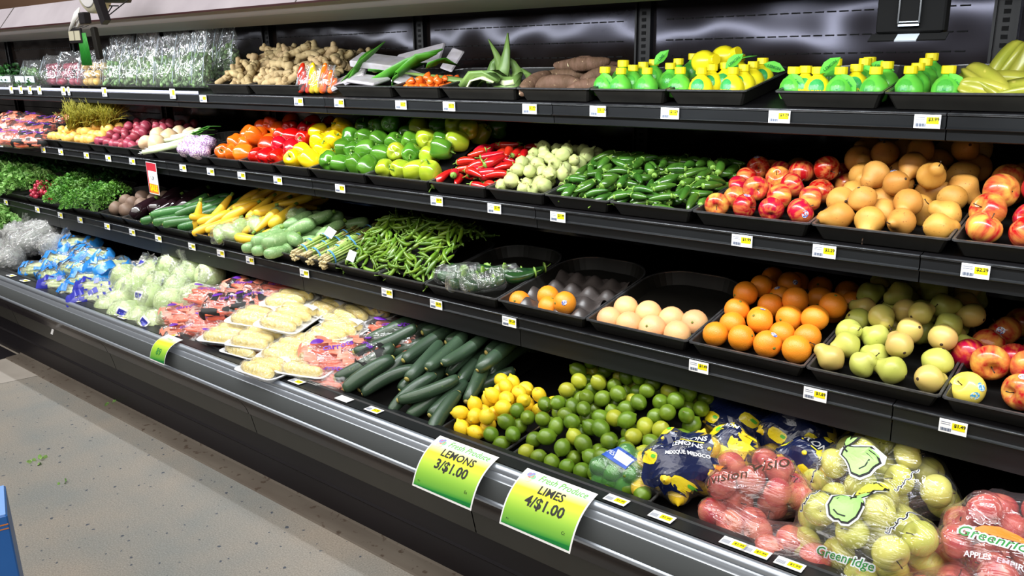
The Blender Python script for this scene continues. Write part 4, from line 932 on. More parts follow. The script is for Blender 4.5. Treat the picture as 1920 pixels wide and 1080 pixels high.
lemon_bag((-.93, 2.11), .09, .08, .12, 8, 'yellow and white printed lemon bag behind the pink bag', [('CITRON', .018)], -.3, wz=0, ysz=.09)
lemon_bag((-.72, 2.15), .09, .07, .13, 8, 'navy lemon bag with slanting white CITRON lettering', [('CITRON', .028)], .2, u=(.8, -.5, .0), wz=0)
# --- green mesh bag of limes
lb, tlb, _ = fruit_bag('lime_bag', 'small green net bag of limes with a blue and white label', 'fruit bag', None, (-1.16, 1.875), .085, .072, .115, [LIMES[0]], .0235, 18, 'lime inside the green net bag', 'lime', 'limes inside the green net bag', F_GREEN, .2, neck=((-1.135, 1.93, .665), (.55, .35, .5), .15))
decal('blue_label', grid2d(.115, .045, 10, 5), tlb, near(tlb, (-1.165, 1.875, .625), NV), (.9, -.3, 0), NV, 'blue_ink', lb, .002)
decal('white_label', grid2d(.05, .028, 6, 4), tlb, near(tlb, (-1.135, 1.87, .622), NV), (.9, -.3, 0), NV, 'white_ink', lb, .003)
writing(lb, tlb, 'LIMES', near(tlb, (-1.185, 1.875, .627), NV), .018, 'white_ink', u=(.9, -.3, 0))
# --- pillow bags
def pillow(L_, W_, H_, seed=0, wr=.07, nu=26, nv=18, crimp=.12):
    V, F = [], []
    for i in range(nu + 1):
        t = i / nu; x = (t - .5) * L_; e = min(t, 1 - t) / crimp
        w = W_ / 2 * (.55 + .45 * min(1, e) ** .6) if e < 1 else W_ / 2; h = H_ / 2 * (min(1, e) ** .7 if e < 1 else 1) + .0015
        for j in range(nv):
            a = 2 * PI * j / nv; ca, sa = math.cos(a), math.sin(a); p = Vector((x, w * abs(ca) ** .75 * (1 if ca > 0 else -1), h * abs(sa) ** .9 * (1 if sa > 0 else -1)))
            k = noise.noise(p * 26 + Vector((seed * 5.1,) * 3)); p.z += k * wr * H_ * (1 if sa > 0 else .3); p.y += k * wr * W_ * .3; p.x += .3 * wr * noise.noise(p * 40) * W_; V.append(tuple(p))
    for i in range(nu):
        for j in range(nv): F.append((i * nv + j, i * nv + (j + 1) % nv, (i + 1) * nv + (j + 1) % nv, (i + 1) * nv + j))
    F.append(tuple(range(nv - 1, -1, -1))); F.append(tuple(nu * nv + j for j in range(nv)))
    return V, F
def sub(vf, pred, lift=.0015):           # the printed zones of a film: the chosen faces, raised a hair
    V, F = vf; keep = [f for f in F if len(f) == 4 and pred(sum((Vector(V[i]) for i in f), Vector()) / 4)]
    ids = sorted({i for f in keep for i in f}); mp = {i: k for k, i in enumerate(ids)}
    return [tuple(Vector(V[i]) + Vector((0, V[i][1], V[i][2])).normalized() * lift) for i in ids], [tuple(mp[i] for i in f) for f in keep]
def mk_carrot_bag(seed, style):
    r_ = random.Random(seed); vf = pillow(.24, .15, .075, seed, .16); o = P_('carrot_bag', vf, F_CLEAR)
    parts = []
    for k in range(13):
        y = (k % 7 - 3) * .019; z = (k // 7) * .022 - .012; L_ = r_.uniform(.15, .185)
        parts.append(xf(lathex(rprof(L_, .0125, 7, 4, lambda t: 1 - .5 * t), 8), (r_.uniform(-.012, .012), y, z), (0, 0, r_.uniform(-.12, .12) + (PI if r_.random() < .4 else 0))))
    tag(C_(o, 'carrots', join(*parts), 'carrot'), kind='stuff')
    tr_ = BVHTree.FromPolygons([Vector(v) for v in vf[0]], vf[1]); 
    if style == 0:
        C_(o, 'printed_film', sub(vf, lambda c: c.z > 0 and math.sin(c.x * 60 + c.y * 50 + seed) > .55), 'carrot_bag')
    if style == 2: C_(o, 'printed_film', sub(vf, lambda c: c.z > -.01 and noise.noise(c * 28 + Vector((seed,) * 3)) > .12), 'ink')
    decal('printed_word', text('carrots', .034, .0008), tr_, (0.02, .01, 0), (1, .2, 0), (0, 0, 1), 'purple_ink', o, .003)
    decal('purple_patch', poly2d([(.022 * math.cos(w), .013 * math.sin(w)) for w in np.linspace(0, 2 * PI, 13)[:-1]], 3), tr_, (-.05, .03, 0), (1, .3, 0), (0, 0, 1), 'purple_ink', o, .003); return o
defm('card_orange', 'e8a048', 'd88c38', scale=30, rough=.6)
defm('purple_ink', '6a2aa8', rough=.4)
CARB = [mk_carrot_bag(1, 0), mk_carrot_bag(2, 1), mk_carrot_bag(5, 2)]
def lay(protos, rows, cat, grp, fmt='{}'):
    out = []
    for (v_, u, v, Y0, Z0, sl, rot, sc, lab) in rows:
        o = copy_tree(protos[v_]); o.location = Q(u, v, Y0, Z0, sl); o.rotation_euler = rot; o.scale = (sc,) * 3; tag(o, lab, cat, grp); out.append(o)
    return out
def rr(yaw, p=.35, q=0): return (p, q, yaw)
lay(CARB, [
    (0, 345, 590, 1.9, .62, .42, rr(.9), 1.0, 'orange carrot bag below the cabbages, leftmost of the lower carrot bags'),
    (1, 395, 610, 1.9, .60, .42, rr(.5), 1.05, 'carrot bag lying in front of the black-printed one'),
    (0, 350, 625, 1.86, .57, .3, rr(1.2), .95, 'carrot bag standing on the ledge beside the front cabbage'),
    (1, 400, 640, 1.86, .565, .3, rr(.2), .95, 'carrot bag on the ledge left of the corn trays'),
    (2, 430, 575, 1.95, .66, .42, rr(.7), 1.1, 'carrot bag with heavy black and white print'),
    (1, 385, 555, 2.0, .69, .42, rr(.2), 1.0, 'carrot bag with a purple logo beside the rear cabbages'),
    (0, 455, 545, 2.1, .70, .3, rr(.1), 1.1, 'carrot bag behind the black-printed one, in half shade'),
    (1, 520, 548, 2.2, .72, .2, rr(.2), 1.1, 'shaded carrot bag behind the corn trays'),
    (2, 470, 565, 2.05, .69, .3, rr(1.0), .9, 'crumpled dark-printed carrot bag touching the top corn tray'),
    (0, 625, 668, 1.92, .64, .35, rr(.75, .5), 1.2, 'large carrot bag with purple lettering right of the corn trays'),
    (1, 615, 708, 1.85, .575, .3, rr(.15), 1.1, 'carrot bag lying on the ledge beside the cucumbers'),
    (1, 735, 628, 2.15, .69, .25, rr(.3), 1.2, 'shaded carrot bag behind the cucumbers'),
    (2, 690, 660, 2.02, .66, .3, rr(-.5), .9, 'black-ended carrot bag against the cucumbers'),
    (0, 505, 682, 1.87, .545, .1, rr(0), .8, 'carrot bag showing under the front corn trays')], 'vegetable bag', 'bagged carrots on the bottom deck')
# --- corn on foam trays
def mk_corn(n=3, seed=0):
    L_, W_ = .225, .052 * n + .012
    def ring(ins, z, r=.03):
        p = []
        for cx, cy, a0 in ((L_ / 2 - ins - r, W_ / 2 - ins - r, 0), (-L_ / 2 + ins + r, W_ / 2 - ins - r, 90), (-L_ / 2 + ins + r, -W_ / 2 + ins + r, 180), (L_ / 2 - ins - r, -W_ / 2 + ins + r, 270)):
            for k in range(4): a = math.radians(a0 + 30 * k); p.append((cx + r * math.cos(a), cy + r * math.sin(a), z))
        return p
    rings = [ring(.016, 0), ring(.0, .020), ring(-.006, .021), ring(-.006, .024), ring(.002, .024), ring(.020, .004)]; m = 16
    V = sum(rings, []); F = [(k * m + j, k * m + (j + 1) % m, (k + 1) * m + (j + 1) % m, (k + 1) * m + j) for k in range(5) for j in range(m)] + [tuple(range(m - 1, -1, -1)), tuple(5 * m + j for j in range(m))]
    o = P_('corn_tray', (V, F), 'foam'); sp = []
    for i in range(n):
        y = (i - (n - 1) / 2) * .050
        def fn(v, a, t): k = 1 + .045 * math.cos(16 * a) * abs(math.sin(t * PI * 22)); return (v[0] * k, v[1] * k, v[2])
        vf = lathe([(r, x) for x, r in rprof(.17, .0262, 36, 3.4, lambda t: 1 - .16 * t * t)], 32, fn); vf = ([(z, x, y_) for x, y_, z in vf[0]], vf[1])
        e = C_(o, 'corn_ear', xf(vf, ((-1) ** i * .004, y, .030)), 'corn'); C_(e, 'cut_end', xf(lathex([(-.001, .020), (.0005, .019)], 12), ((-1) ** i * .004 - .086, y, .030)), 'corn_cut')
        for q in np.linspace(-.07, .07, 6): sp.append((q, y, .030, .0262))
    for q in np.linspace(-.09, .09, 5):
        for s_ in (-1, 1): sp.append((q, s_ * (W_ / 2 - .012), .014, .012))
    vf, c = hull(sp, lambda x, y: -.003, .002, 40, 22, keep=.97); C_(o, 'shrink_wrap', vf, F_WRAP)
    tr_ = BVHTree.FromPolygons([Vector(v) for v in vf[0]], vf[1])
    decal('price_label', grid2d(.06, .04, 5, 4), tr_, (.07, W_ / 2 - .04, 0), (1, 0, 0), (0, 0, 1), 'paper', o, .0015); return o
CORN = [mk_corn(3), mk_corn(4)]
lay(CORN, [
    (0, 482, 604, 1.98, .645, .35, rr(.35, .1, .05), 1, 'foam tray of corn at the left of the stacked upper trays'),
    (1, 545, 606, 1.98, .665, .35, rr(.25, .15, .05), 1, 'foam tray of corn in the bright middle of the pile'),
    (0, 545, 572, 2.12, .695, .3, rr(.3, .1), 1, 'foam tray of corn highest in the lit pile'),
    (0, 612, 588, 2.08, .655, .3, rr(-.05, .1), .9, 'foam tray with pale corn behind the middle trays'),
    (1, 662, 602, 2.08, .655, .3, rr(-.25, .2), 1, 'foam tray of pale green-white corn at the right of the pile'),
    (0, 432, 636, 1.90, .60, .3, rr(.35, .1), 1, 'foam tray of corn at the front left corner of the pile'),
    (1, 492, 640, 1.90, .60, .3, rr(.3, .1), 1, 'foam tray of corn second from the left in the front row'),
    (1, 630, 634, 1.96, .625, .3, rr(.15, .15), 1, 'foam tray of corn beside the large carrot bag'),
    (1, 552, 664, 1.88, .595, .3, rr(.2, .15), 1, 'foam tray of corn nearest the ledge in the upper layer'),
    (0, 470, 664, 1.84, .555, .1, rr(.1, .0), .95, 'corn tray underneath the front left trays'),
    (0, 540, 692, 1.84, .552, .1, rr(.1, .0), .95, 'corn tray underneath, lowest on the ledge'),
    (0, 712, 588, 2.22, .68, .2, rr(.2, .1), 1, 'shaded corn tray at the far right under the shelf'),
    (0, 608, 548, 2.32, .70, .15, rr(.1, .05), 1, 'shaded corn tray at the very back left'),
    (0, 650, 562, 2.30, .69, .15, rr(.3, .05), 1, 'shaded corn tray at the back centre'),
    (0, 700, 566, 2.36, .69, .15, rr(-.2, .05), 1, 'shaded corn tray at the back right')], 'corn', 'corn packed on foam trays')
for i, (a, b, l) in enumerate(((392, 455, 'left'), (458, 530, 'middle'), (533, 592, 'right'))):
    xa, xb = XU(a, .565, 1.815), XU(b, .565, 1.815); o = obj('card_strip', mesh('card_strip', rbox(xa, xb, 1.812, 1.832, .53, .578, .003), MT['card_orange'], False)); tag(o, f'orange cardboard bin edge under the corn trays, {l} piece', 'cardboard', 'orange cardboard edges')
lay(CORN, [(0, 505, 700, 1.87, .575, .1, rr(.05, 0), 1, 'corn tray tucked low between the front trays'), (1, 590, 690, 1.90, .59, .2, rr(.3, .1), 1, 'corn tray low at the right, touching the carrot bag'), (0, 590, 660, 1.98, .63, .3, rr(-.1, .15), 1, 'corn tray in the gap right of the upper front tray')], 'corn', 'corn packed on foam trays')
# --- wrapped cabbages
def mk_cab(seed, r=.078, lab=True, m='cabbage'):
    vf = blob(r, r * .97, r * .9, .05, 1.7, seed, 22, 14)
    V = [tuple(Vector(v) * (1 + .018 * math.sin(3 * math.atan2(v[1], v[0]) + 30 * v[2] + seed) + .01 * noise.noise(Vector(v) * 60))) for v in vf[0]]
    o = P_('cabbage', (V, vf[1]), m); ck = m == 'cauli'; f = blob(r * 1.05, r * 1.02, r * .95, .15 if ck else .09, 5.2 if ck else 3.2, seed + 2, 30, 20); C_(o, 'wrap_film', f, F_CRINK if ck else F_WRAP)
    C_(o, 'wrap_tail', gather(Vector((r * .3, r * .5, r * .85)), (.3, .5, .9), .06, .012, .03, 14, seed), F_WRAP)
    if lab:
        tr_ = BVHTree.FromPolygons([Vector(v) for v in f[0]], f[1]); decal('paper_label', grid2d(.05, .042, 6, 5), tr_, (0, -.01, 0), (1, 0, 0), (.25, -.7, .6), 'paper', o, .003); decal('blue_print', grid2d(.036, .024, 5, 4), tr_, (0, -.01, 0), (1, 0, 0), (.25, -.7, .6), 'celery_navy', o, .005)
    return o
CAB = [mk_cab(1), mk_cab(2, lab=False), mk_cab(4, lab=False)]
rows = []
cabp = [(236, 592), (225, 568), (262, 602), (292, 611), (208, 580), (245, 545), (283, 560), (320, 566), (300, 535), (335, 540), (352, 520), (395, 516), (325, 500), (270, 522), (365, 560), (285, 512), (372, 500), (235, 520)]
cabl = ['second from left along the ledge', 'touching the blue bags above the ledge', 'third from left along the ledge', 'with an orange tint at the ledge beside the carrots', 'leftmost along the ledge', 'large, left in the middle row', 'pale, centre of the middle row', 'pointed wrap, beside the carrot bags', 'in the third row, centre', 'in the third row, right of centre', 'behind the pointed one', 'at the far right with a blue label', 'highest, with a blue label on top', 'behind the left middle one', 'half hidden by the carrot bags', 'in the rear row, left', 'in the rear row, right', 'against the dark blue celery bags']
for i, (u, v) in enumerate(cabp):
    rows.append((i % 3, u, v, 1.9, .59, .5, (R.uniform(-.5, .5), R.uniform(-.4, .4), R.uniform(-1.0, 1.0)), R.uniform(1.0, 1.12), 'film-wrapped cabbage, ' + cabl[i]))
lay(CAB, rows, 'cabbage', 'wrapped cabbages')
# --- celery bags
def mk_celery(seed, navy=False):
    vf = pillow(.27, .125, .085, seed, .22, 30, 18, .16); o = P_('celery_bag', vf, F_WRAP); parts = []
    for k in range(9):
        a = 2 * PI * k / 9; y, z = .036 * math.cos(a), .022 * math.sin(a); parts.append(tube([(-.10, y * .8, z * .8), (0, y, z), (.11, y * 1.15, z * .8)], [.015, .0125, .009], 8))
    parts.append(tube([(-.10, 0, 0), (.12, 0, .0)], [.02, .012], 8)); tag(C_(o, 'celery_stalks', join(*parts), 'celery'), kind='stuff')
    m = 'celery_navy' if navy else 'celery_blue'
    C_(o, 'printed_end', sub(vf, lambda c: c.x < -.075 + .02 * math.sin(c.y * 60)), m); C_(o, 'printed_end', sub(vf, lambda c: c.x > .085 + .02 * math.sin(c.y * 50 + 1)), m)
    C_(o, 'printed_patch', sub(vf, lambda c: c.z > 0 and abs(c.x) < .075 and noise.noise(c * 24 + Vector((seed,) * 3)) > .22), m); return o
CEL = [mk_celery(1), mk_celery(2), mk_celery(3, True)]
celp = [(75, 505, .7), (95, 520, -.2), (120, 535, 1.0), (150, 548, .6), (178, 562, 1.2), (110, 490, .2), (140, 505, .1), (165, 525, .5), (190, 540, .9), (110, 470, .1), (150, 478, -.3), (190, 505, -.2), (150, 458, .7), (205, 500, .9), (175, 480, .4), (188, 556, 1.3)]
rows = [(2 if i in (2, 8, 15, 4) else i % 2, u, v, 1.9, .59, .45, (R.uniform(.2, .6), R.uniform(-.15, .15), a), 1.0, 'blue and clear celery bag, ' + l) for i, ((u, v, a), l) in enumerate(zip(celp, ['leftmost at the ledge', 'second along the ledge', 'dark blue, third along the ledge', 'fourth along the ledge', 'dark blue, fifth along the ledge', 'left of the second row', 'in the middle of the second row', 'centre of the pile', 'dark blue, beside the cabbages', 'left of the third row', 'centre of the third row', 'right of the third row', 'topmost of the pile', 'at the upper right corner', 'just under the topmost', 'lowest, touching the first cabbages']))]
lay(CEL, rows, 'celery', 'bagged celery')
CAU = [mk_cab(7, .085, False, 'cauli'), mk_cab(9, .08, False, 'cauli')]
for c in CAU:
    c.name = 'cauliflower'
rows = [(i % 2, u, v, 1.9, .62, .45, (R.uniform(-.4, .4), R.uniform(-.4, .4), R.uniform(-1, 1)), 1.05, 'silvery wrapped cauliflower, ' + l) for i, (u, v, l) in enumerate([(18, 488, 'nearest the ledge'), (-8, 470, 'cut by the left picture edge'), (38, 462, 'in the middle of the pile'), (62, 455, 'right of the middle'), (90, 435, 'highest, sticking up at the back'), (65, 436, 'second highest'), (32, 440, 'at the back left'), (100, 462, 'rightmost, beside the celery')])]
lay(CAU, rows, 'cauliflower', 'wrapped cauliflowers')
# ------------------------------------------------------------------ leafy bunches
def clump(seed, n, rad, hgt, ls, spread=1.0):
    r_ = random.Random(seed); V = []; F = []
    for k in range(n):
        a = r_.uniform(0, 2 * PI); q = r_.random() ** .6; e = r_.random(); x = rad * q * math.cos(a); y = rad * q * math.sin(a); z = hgt * (1 - q * q * .8) * (.45 + .55 * e)
        c = Vector((x, y, z)); d = Vector((math.cos(a) * spread + r_.gauss(0, .6), math.sin(a) * spread + r_.gauss(0, .6), r_.uniform(-.2, 1.2))).normalized(); s = d.orthogonal().normalized(); s.rotate(Matrix.Rotation(r_.uniform(0, 6.28), 3, d)); nn = d.cross(s)
        l = ls * r_.uniform(.7, 1.3); b = len(V)
        V += [tuple(c), tuple(c + d * l * .35 + s * l * .42 + nn * l * .12), tuple(c + d * l * .9 + s * l * .28), tuple(c + d * l * 1.1 + nn * l * .15), tuple(c + d * l * .9 - s * l * .28), tuple(c + d * l * .35 - s * l * .42 + nn * l * .12), tuple(c + d * l * .6 - nn * l * .08)]
        F += [(b, b + 1, b + 6), (b + 1, b + 2, b + 6), (b + 2, b + 3, b + 6), (b + 3, b + 4, b + 6), (b + 4, b + 5, b + 6), (b + 5, b, b + 6)]
    return V, F
def mk_bunch(nm, seed, m, n, rad, hgt, ls, stems=True):
    o = P_(nm, clump(seed, n, rad, hgt, ls), m)
    if stems:
        r_ = random.Random(seed); C_(o, 'stems', join(*[tube([(r_.uniform(-.02, .02), -.06 + r_.uniform(-.02, .02), 0), (r_.uniform(-.04, .04), 0, hgt * .4), (r_.uniform(-.6, .6) * rad, r_.uniform(-.4, .7) * rad, hgt * .8)], .0016, 4) for _ in range(22)]), 'leaf_light')
    return o
CIL = [mk_bunch('cilantro_bunch', s, 'leaf', 620, .105, .10, .014) for s in (1, 2)]
LET = [mk_bunch('lettuce_bunch', s, 'leaf_light', 300, .10, .10, .026) for s in (3, 4)]
DRK = [mk_bunch('dark_leaf_bunch', s, 'leaf_dark', 340, .12, .13, .03) for s in (5, 6)]
def mk_radish(seed):
    r_ = random.Random(seed); o = P_('radish_bunch', join(*[xf(blob(.013, .013, .014, .05, 2, k, 9, 6), (r_.uniform(-.05, .05), r_.uniform(-.045, .045), r_.uniform(0, .05))) for k in range(26)]), 'radish')
    C_(o, 'leaves', xf(clump(seed, 60, .06, .06, .02), (0, .06, .02)), 'leaf'); return o
RAD = [mk_radish(1), mk_radish(2)]
def lay3(protos, pts, cat, grp, fmt, labs, Y0=2.16, Z0=.95, sl=.3, sc=1):
    lay(protos, [(i % len(protos), u, v, Y0, Z0, sl, (R.uniform(-.1, .3), R.uniform(-.1, .1), R.uniform(-1, 1)), sc, fmt.format(l)) for i, ((u, v), l) in enumerate(zip(pts, labs))], cat, grp)
lay3(CIL, [(118, 378), (150, 386), (180, 392), (125, 362), (158, 366), (190, 372), (215, 372), (145, 352)], 'herbs', 'cilantro bunches', 'leafy green cilantro bunch, {}', ['front left by the radishes', 'front middle hanging over the tray', 'front right by the jicamas', 'middle row left', 'middle of the heap', 'middle row right', 'far right in half shade', 'topmost at the back'])
lay3(LET, [(5, 352), (35, 358), (55, 350), (10, 330), (35, 332), (60, 335), (75, 345)], 'greens', 'light green lettuce bunches', 'curly light green lettuce bunch, {}', ['cut by the left picture edge', 'front row, left of the radishes', 'front row beside the radishes', 'at the upper left', 'at the top centre', 'at the top right', 'touching the radish bunches'])
lay3(RAD, [(72, 368), (92, 372), (82, 356), (104, 356)], 'radishes', 'radish bunches', 'bunch of red radishes, {}', ['front left', 'front right', 'back left', 'back right, beside the cilantro'])
lay3(DRK, [(30, 315), (70, 318), (110, 325), (150, 325), (190, 332), (230, 340)], 'greens', 'dark greens at the back', 'dark leafy bunch in the shade at the back, {}', ['first from left', 'second from left', 'third from left', 'fourth from left', 'fifth from left', 'rightmost, behind the jicamas'], 2.42, 1.02, .1)
lay(LET + DRK, [(0, 8, 432, 1.98, .68, .4, (0, 0, 0), 1.2, 'green leafy head at the left edge of the bottom deck'), (1, 22, 415, 2.05, .70, .4, (0, 0, 1), 1.2, 'green leafy head behind the cauliflowers'), (0, 0, 412, 2.1, .72, .4, (0, 0, 2), 1.2, 'topmost green head at the left picture edge'), (2, 118, 430, 2.3, .70, .1, (0, 0, 1), .8, 'small dark sprig in the shade behind the cauliflowers')], 'greens', 'leafy heads on the bottom deck')
lay(YSQ, [(0, 371, 408, 2.14, .99, 0, (0, -1.35, .6), 1.0, 'bright yellow squash standing upright at the left tray corner'), (1, 392, 424, 2.15, .955, .3, (0, -.35, 1.2), .95, 'bright yellow squash slanting right of the upright one'), (0, 400, 408, 2.19, .985, .3, (0, -.3, 1.1), .95, 'bright yellow squash above the slanting one'), (1, 418, 420, 2.18, .975, .3, (0, -.3, 1.15), .95, 'bright yellow squash against the bagged chayotes'), (0, 384, 408, 2.24, .99, .2, (0, .2, 1.6), .9, 'bright yellow squash end-on behind the upright one')], 'squash', 'yellow squash at the tray front')
lay(GSQ, [(0, 478, 462, 2.135, .945, .2, (0, -.1, 1.2), .8, 'small grey-green squash at the rim, first'), (0, 497, 467, 2.135, .945, .2, (0, -.1, 1.25), .8, 'small grey-green squash at the rim, second'), (0, 520, 472, 2.135, .945, .2, (0, -.1, 1.3), .8, 'small grey-green squash at the rim beside the asparagus'), (0, 505, 447, 2.17, .985, .2, (0, -.15, 1.3), 1.1, 'big round-ended grey-green squash in the second layer, left'), (0, 525, 450, 2.17, .985, .2, (0, -.15, 1.25), 1.1, 'big round-ended grey-green squash in the second layer, right')], 'squash', 'grey-green squash at the tray front')
lay(ZUC, [(0, 300, 408, 2.135, .955, .2, (0, -.15, 1.1), 1.1, 'dark zucchini at the rim beside the eggplants'), (1, 322, 412, 2.135, .955, .2, (0, -.1, 1.0), 1.1, 'dark zucchini in the middle of the rim'), (0, 342, 416, 2.135, .955, .2, (0, -.1, .9), 1.1, 'dark zucchini at the rim beside the upright squash'), (1, 318, 398, 2.17, .99, .2, (0, -.15, .8), 1.15, 'dark zucchini in the second layer')], 'zucchini', 'zucchini at the tray front')
# --- asparagus
def mk_asp(seed):
    r_ = random.Random(seed); st, bt, tp = [], [], []
    for k in range(30):
        a = r_.uniform(0, 2 * PI); q = .030 * math.sqrt(r_.random()); y, z = q * math.cos(a), q * math.sin(a) * .8; x0 = r_.uniform(-.008, .008); f = 1.15
        st.append(tube([(-.075 + x0, y, z), (.10, y * f, z * f)], [.0048, .0038], 6)); bt.append(tube([(-.105 + x0, y, z), (-.075 + x0, y, z)], [.0052, .0050], 6)); tp.append(lathex([(.098, .0038), (.112, .0052), (.128, .0036), (.14, .0008)], 6)); tp[-1] = xf(tp[-1], (0, y * f, z * f))
    o = P_('asparagus_bunch', join(*st), 'asparagus'); C_(o, 'stalk_butts', join(*bt), 'asparagus_butt'); C_(o, 'stalk_tips', join(*tp), 'asparagus_tip')
    C_(o, 'rubber_band', ([(x, .037 * math.cos(a), .031 * math.sin(a)) for x in (-.062, -.054) for a in np.linspace(0, 2 * PI, 17)[:-1]], [(j, (j + 1) % 16, 16 + (j + 1) % 16, 16 + j) for j in range(16)]), 'band_blue')
    C_(o, 'rubber_band', ([(x, .040 * math.cos(a), .034 * math.sin(a)) for x in (.058, .066) for a in np.linspace(0, 2 * PI, 17)[:-1]], [(j, (j + 1) % 16, 16 + (j + 1) % 16, 16 + j) for j in range(16)]), 'band_blue'); return o
ASP = [mk_asp(1), mk_asp(2)]
asp = lay(ASP, [(i % 2, u, v, 2.15, .945, .22, (R.uniform(0, 3), -.22, 1.55), 1.0, 'green asparagus bunch with blue bands, ' + l) for i, (u, v, l) in enumerate([(588, 462, 'leftmost in front'), (612, 468, 'second in front'), (640, 474, 'rightmost in front'), (600, 450, 'upper left'), (628, 456, 'upper middle, with a paper tag'), (655, 462, 'upper right, with a code label'), (672, 446, 'in the shade at the back')])], 'asparagus', 'asparagus bunches')
tagp = obj('paper_tag', mesh('paper_tag', box(-.022, .022, -.0008, .0008, -.02, .02), MT['paper'], False)); tagp.location = Q(619, 436, 2.15, 1.01, .22); tagp.rotation_euler = (-.5, .5, .3); tag(tagp, 'small white paper tag on the asparagus bunches', 'tag')
tg_ = obj('code_label', mesh('code_label', box(-.018, .018, -.0008, .0008, -.022, .022), MT['paper'], False)); tg_.location = Q(659, 480, 2.12, .965, .1); tg_.rotation_euler = (-.3, .3, .3); tag(tg_, 'small white printed label hanging from the right asparagus bunch', 'tag')
# --- bagged chayotes
for i, (u, v, l) in enumerate([(435, 438, 'in front with a red sticker'), (415, 440, 'at the front left'), (482, 424, 'right of the front one'), (450, 428, 'between the front ones'), (530, 405, 'in the shade at the back'), (560, 408, 'at the back right in shade')]):
    c = Q(u, v, 2.15, .955, .28); o = copy_tree(CHAY[0]); o.location = c; o.rotation_euler = (R.uniform(0, 3), .3, R.uniform(-1, 1)); tag(o, 'pale green chayote in thin film, ' + l, 'chayote', 'bagged chayotes')
    obj('film_bag', mesh('film_bag', blob(.068, .052, .05, .12, 3.3, i, 26, 16), F_WRAP), o)
# --- packed poblanos: clear-wrapped dark green peppers
defm('poblano', '16301a', '2c5426', scale=20, rough=.2, spec=.6, var=.2)
POB = [mk_chile('poblano', .12, .028, 'poblano_pepper', .012, tp=lambda t: 1 - .55 * t)]
for i, (u, v, yaw, l) in enumerate([(845, 520, .2, 'front left, opened'), (870, 530, 1.2, 'in the front'), (900, 535, 1.0, 'front right'), (880, 515, .4, 'behind the front ones'), (925, 530, .9, 'beside the empty corner'), (950, 515, .8, 'long and bright, on the right'), (975, 520, .9, 'rightmost'), (920, 508, .3, 'at the back'), (860, 508, -.3, 'at the back left'), (900, 515, 1.6, 'in the middle'), (995, 512, .9, 'in the shade at the right end')]):
    o = copy_tree(POB[0]); o.location = Q(u, v, 2.14, .955, .16); o.rotation_euler = (R.uniform(0, 3), -.1, yaw); tag(o, 'dark green poblano in crinkled film, ' + l, 'pepper', 'wrapped poblanos')
    if i < 6: obj('film_bag', mesh('film_bag', xf(pillow(.125, .07, .06, i, .3), (-.01, .012, 0)), F_WRAP), o)
# ------------------------------------------------------------------ top shelf
defm('seam_white', 'b8c4cc', rough=.2, spec=.8)
def mk_pouch(w, h, t, seed, kind):
    r_ = random.Random(seed); V = []; F = []; nu, nz = 28, 14
    for k in range(nz + 1):
        q = k / nz; z = h * q; tt = t * (1 - .85 * q ** 1.5) * (.55 + .45 * min(1, q * 5)) + .003; ww = w / 2 * (.93 + .07 * math.sin(q * 3))
        for j in range(nu):
            a = 2 * PI * j / nu; ca, sa = math.cos(a), math.sin(a); p = Vector((ww * abs(ca) ** .7 * (1 if ca > 0 else -1), tt / 2 * abs(sa) ** .8 * (1 if sa > 0 else -1), z))
            n_ = noise.noise(p * 22 + Vector((seed * 3.3,) * 3)); p.y += n_ * .018 * (.3 + q); p.x += n_ * .006; p.z += (.014 * noise.noise(Vector((a * 3, seed, 0))) if k == nz else 0); V.append(tuple(p))
    for k in range(nz):
        for j in range(nu): F.append((k * nu + j, k * nu + (j + 1) % nu, (k + 1) * nu + (j + 1) % nu, (k + 1) * nu + j))
    F.append(tuple(range(nu - 1, -1, -1)))
    nm = {'green': 'sprout_bag', 'pot': 'potato_bag', 'red': 'potato_bag', 'mr': 'mini_pepper_bag', 'my': 'mini_pepper_bag', 'mo': 'mini_pepper_bag'}[kind]
    o = P_(nm, (V, F), F_POUCH); fh = h * .55 if kind in ('green',) else h * .62
    if kind == 'green':
        c = join(*[xf(blob(.011, .011, .012, .1, 2, k, 8, 5), (r_.uniform(-.42, .42) * w, r_.uniform(-.32, .32) * t, .012 + fh * r_.random() ** 1.1)) for k in range(70)], *[tube([(r_.uniform(-.4, .4) * w, r_.uniform(-.3, .3) * t, r_.uniform(.01, fh)), (r_.uniform(-.4, .4) * w, r_.uniform(-.3, .3) * t, r_.uniform(.01, fh * 1.3))], .004, 5) for k in range(24)]); m = 'sprout'
    elif kind in ('pot', 'red'):
        c = join(*[xf(blob(.030, .026, .024, .07, 2, k, 10, 7), (((k % 3) - 1) * w * .28, r_.uniform(-.2, .2) * t, .026 + .046 * (k // 3))) for k in range(9)]); m = 'potato_yellow' if kind == 'pot' else 'potato_red'
    else:
        c = join(*[xf(lathex(rprof(.075, .018, 8, 3, lambda q: 1 - .4 * q), 9), (((k % 2) - .5) * w * .42, r_.uniform(-.15, .15) * t, .03 + .03 * (k // 2)), (0, r_.uniform(-1.4, -1.0), r_.uniform(-.5, .5))) for k in range(5)]); m = {'mr': 'pepper_red', 'my': 'pepper_yellow', 'mo': 'pepper_orange'}[kind]
    tag(C_(o, 'contents', c, m), kind='stuff')
    ed = [tube([(sx * w * .46, -t * .3, .02), (sx * w * .47, -t * .22, h * .5), (sx * w * .46, 0, h * .97)], .0016, 4) for sx in (-1, 1)]
    for k in range(6): x = r_.uniform(-.4, .3) * w; z = r_.uniform(.2, .7) * h; ed.append(tube([(x, -t * .5 * (1 - z / h * .6), z), (x + r_.uniform(-.2, .3) * w, -t * .5 * (1 - z / h * .8), z + r_.uniform(.1, .3) * h)], .0013, 4))
    C_(o, 'film_folds', join(*ed), 'seam_white'); return o
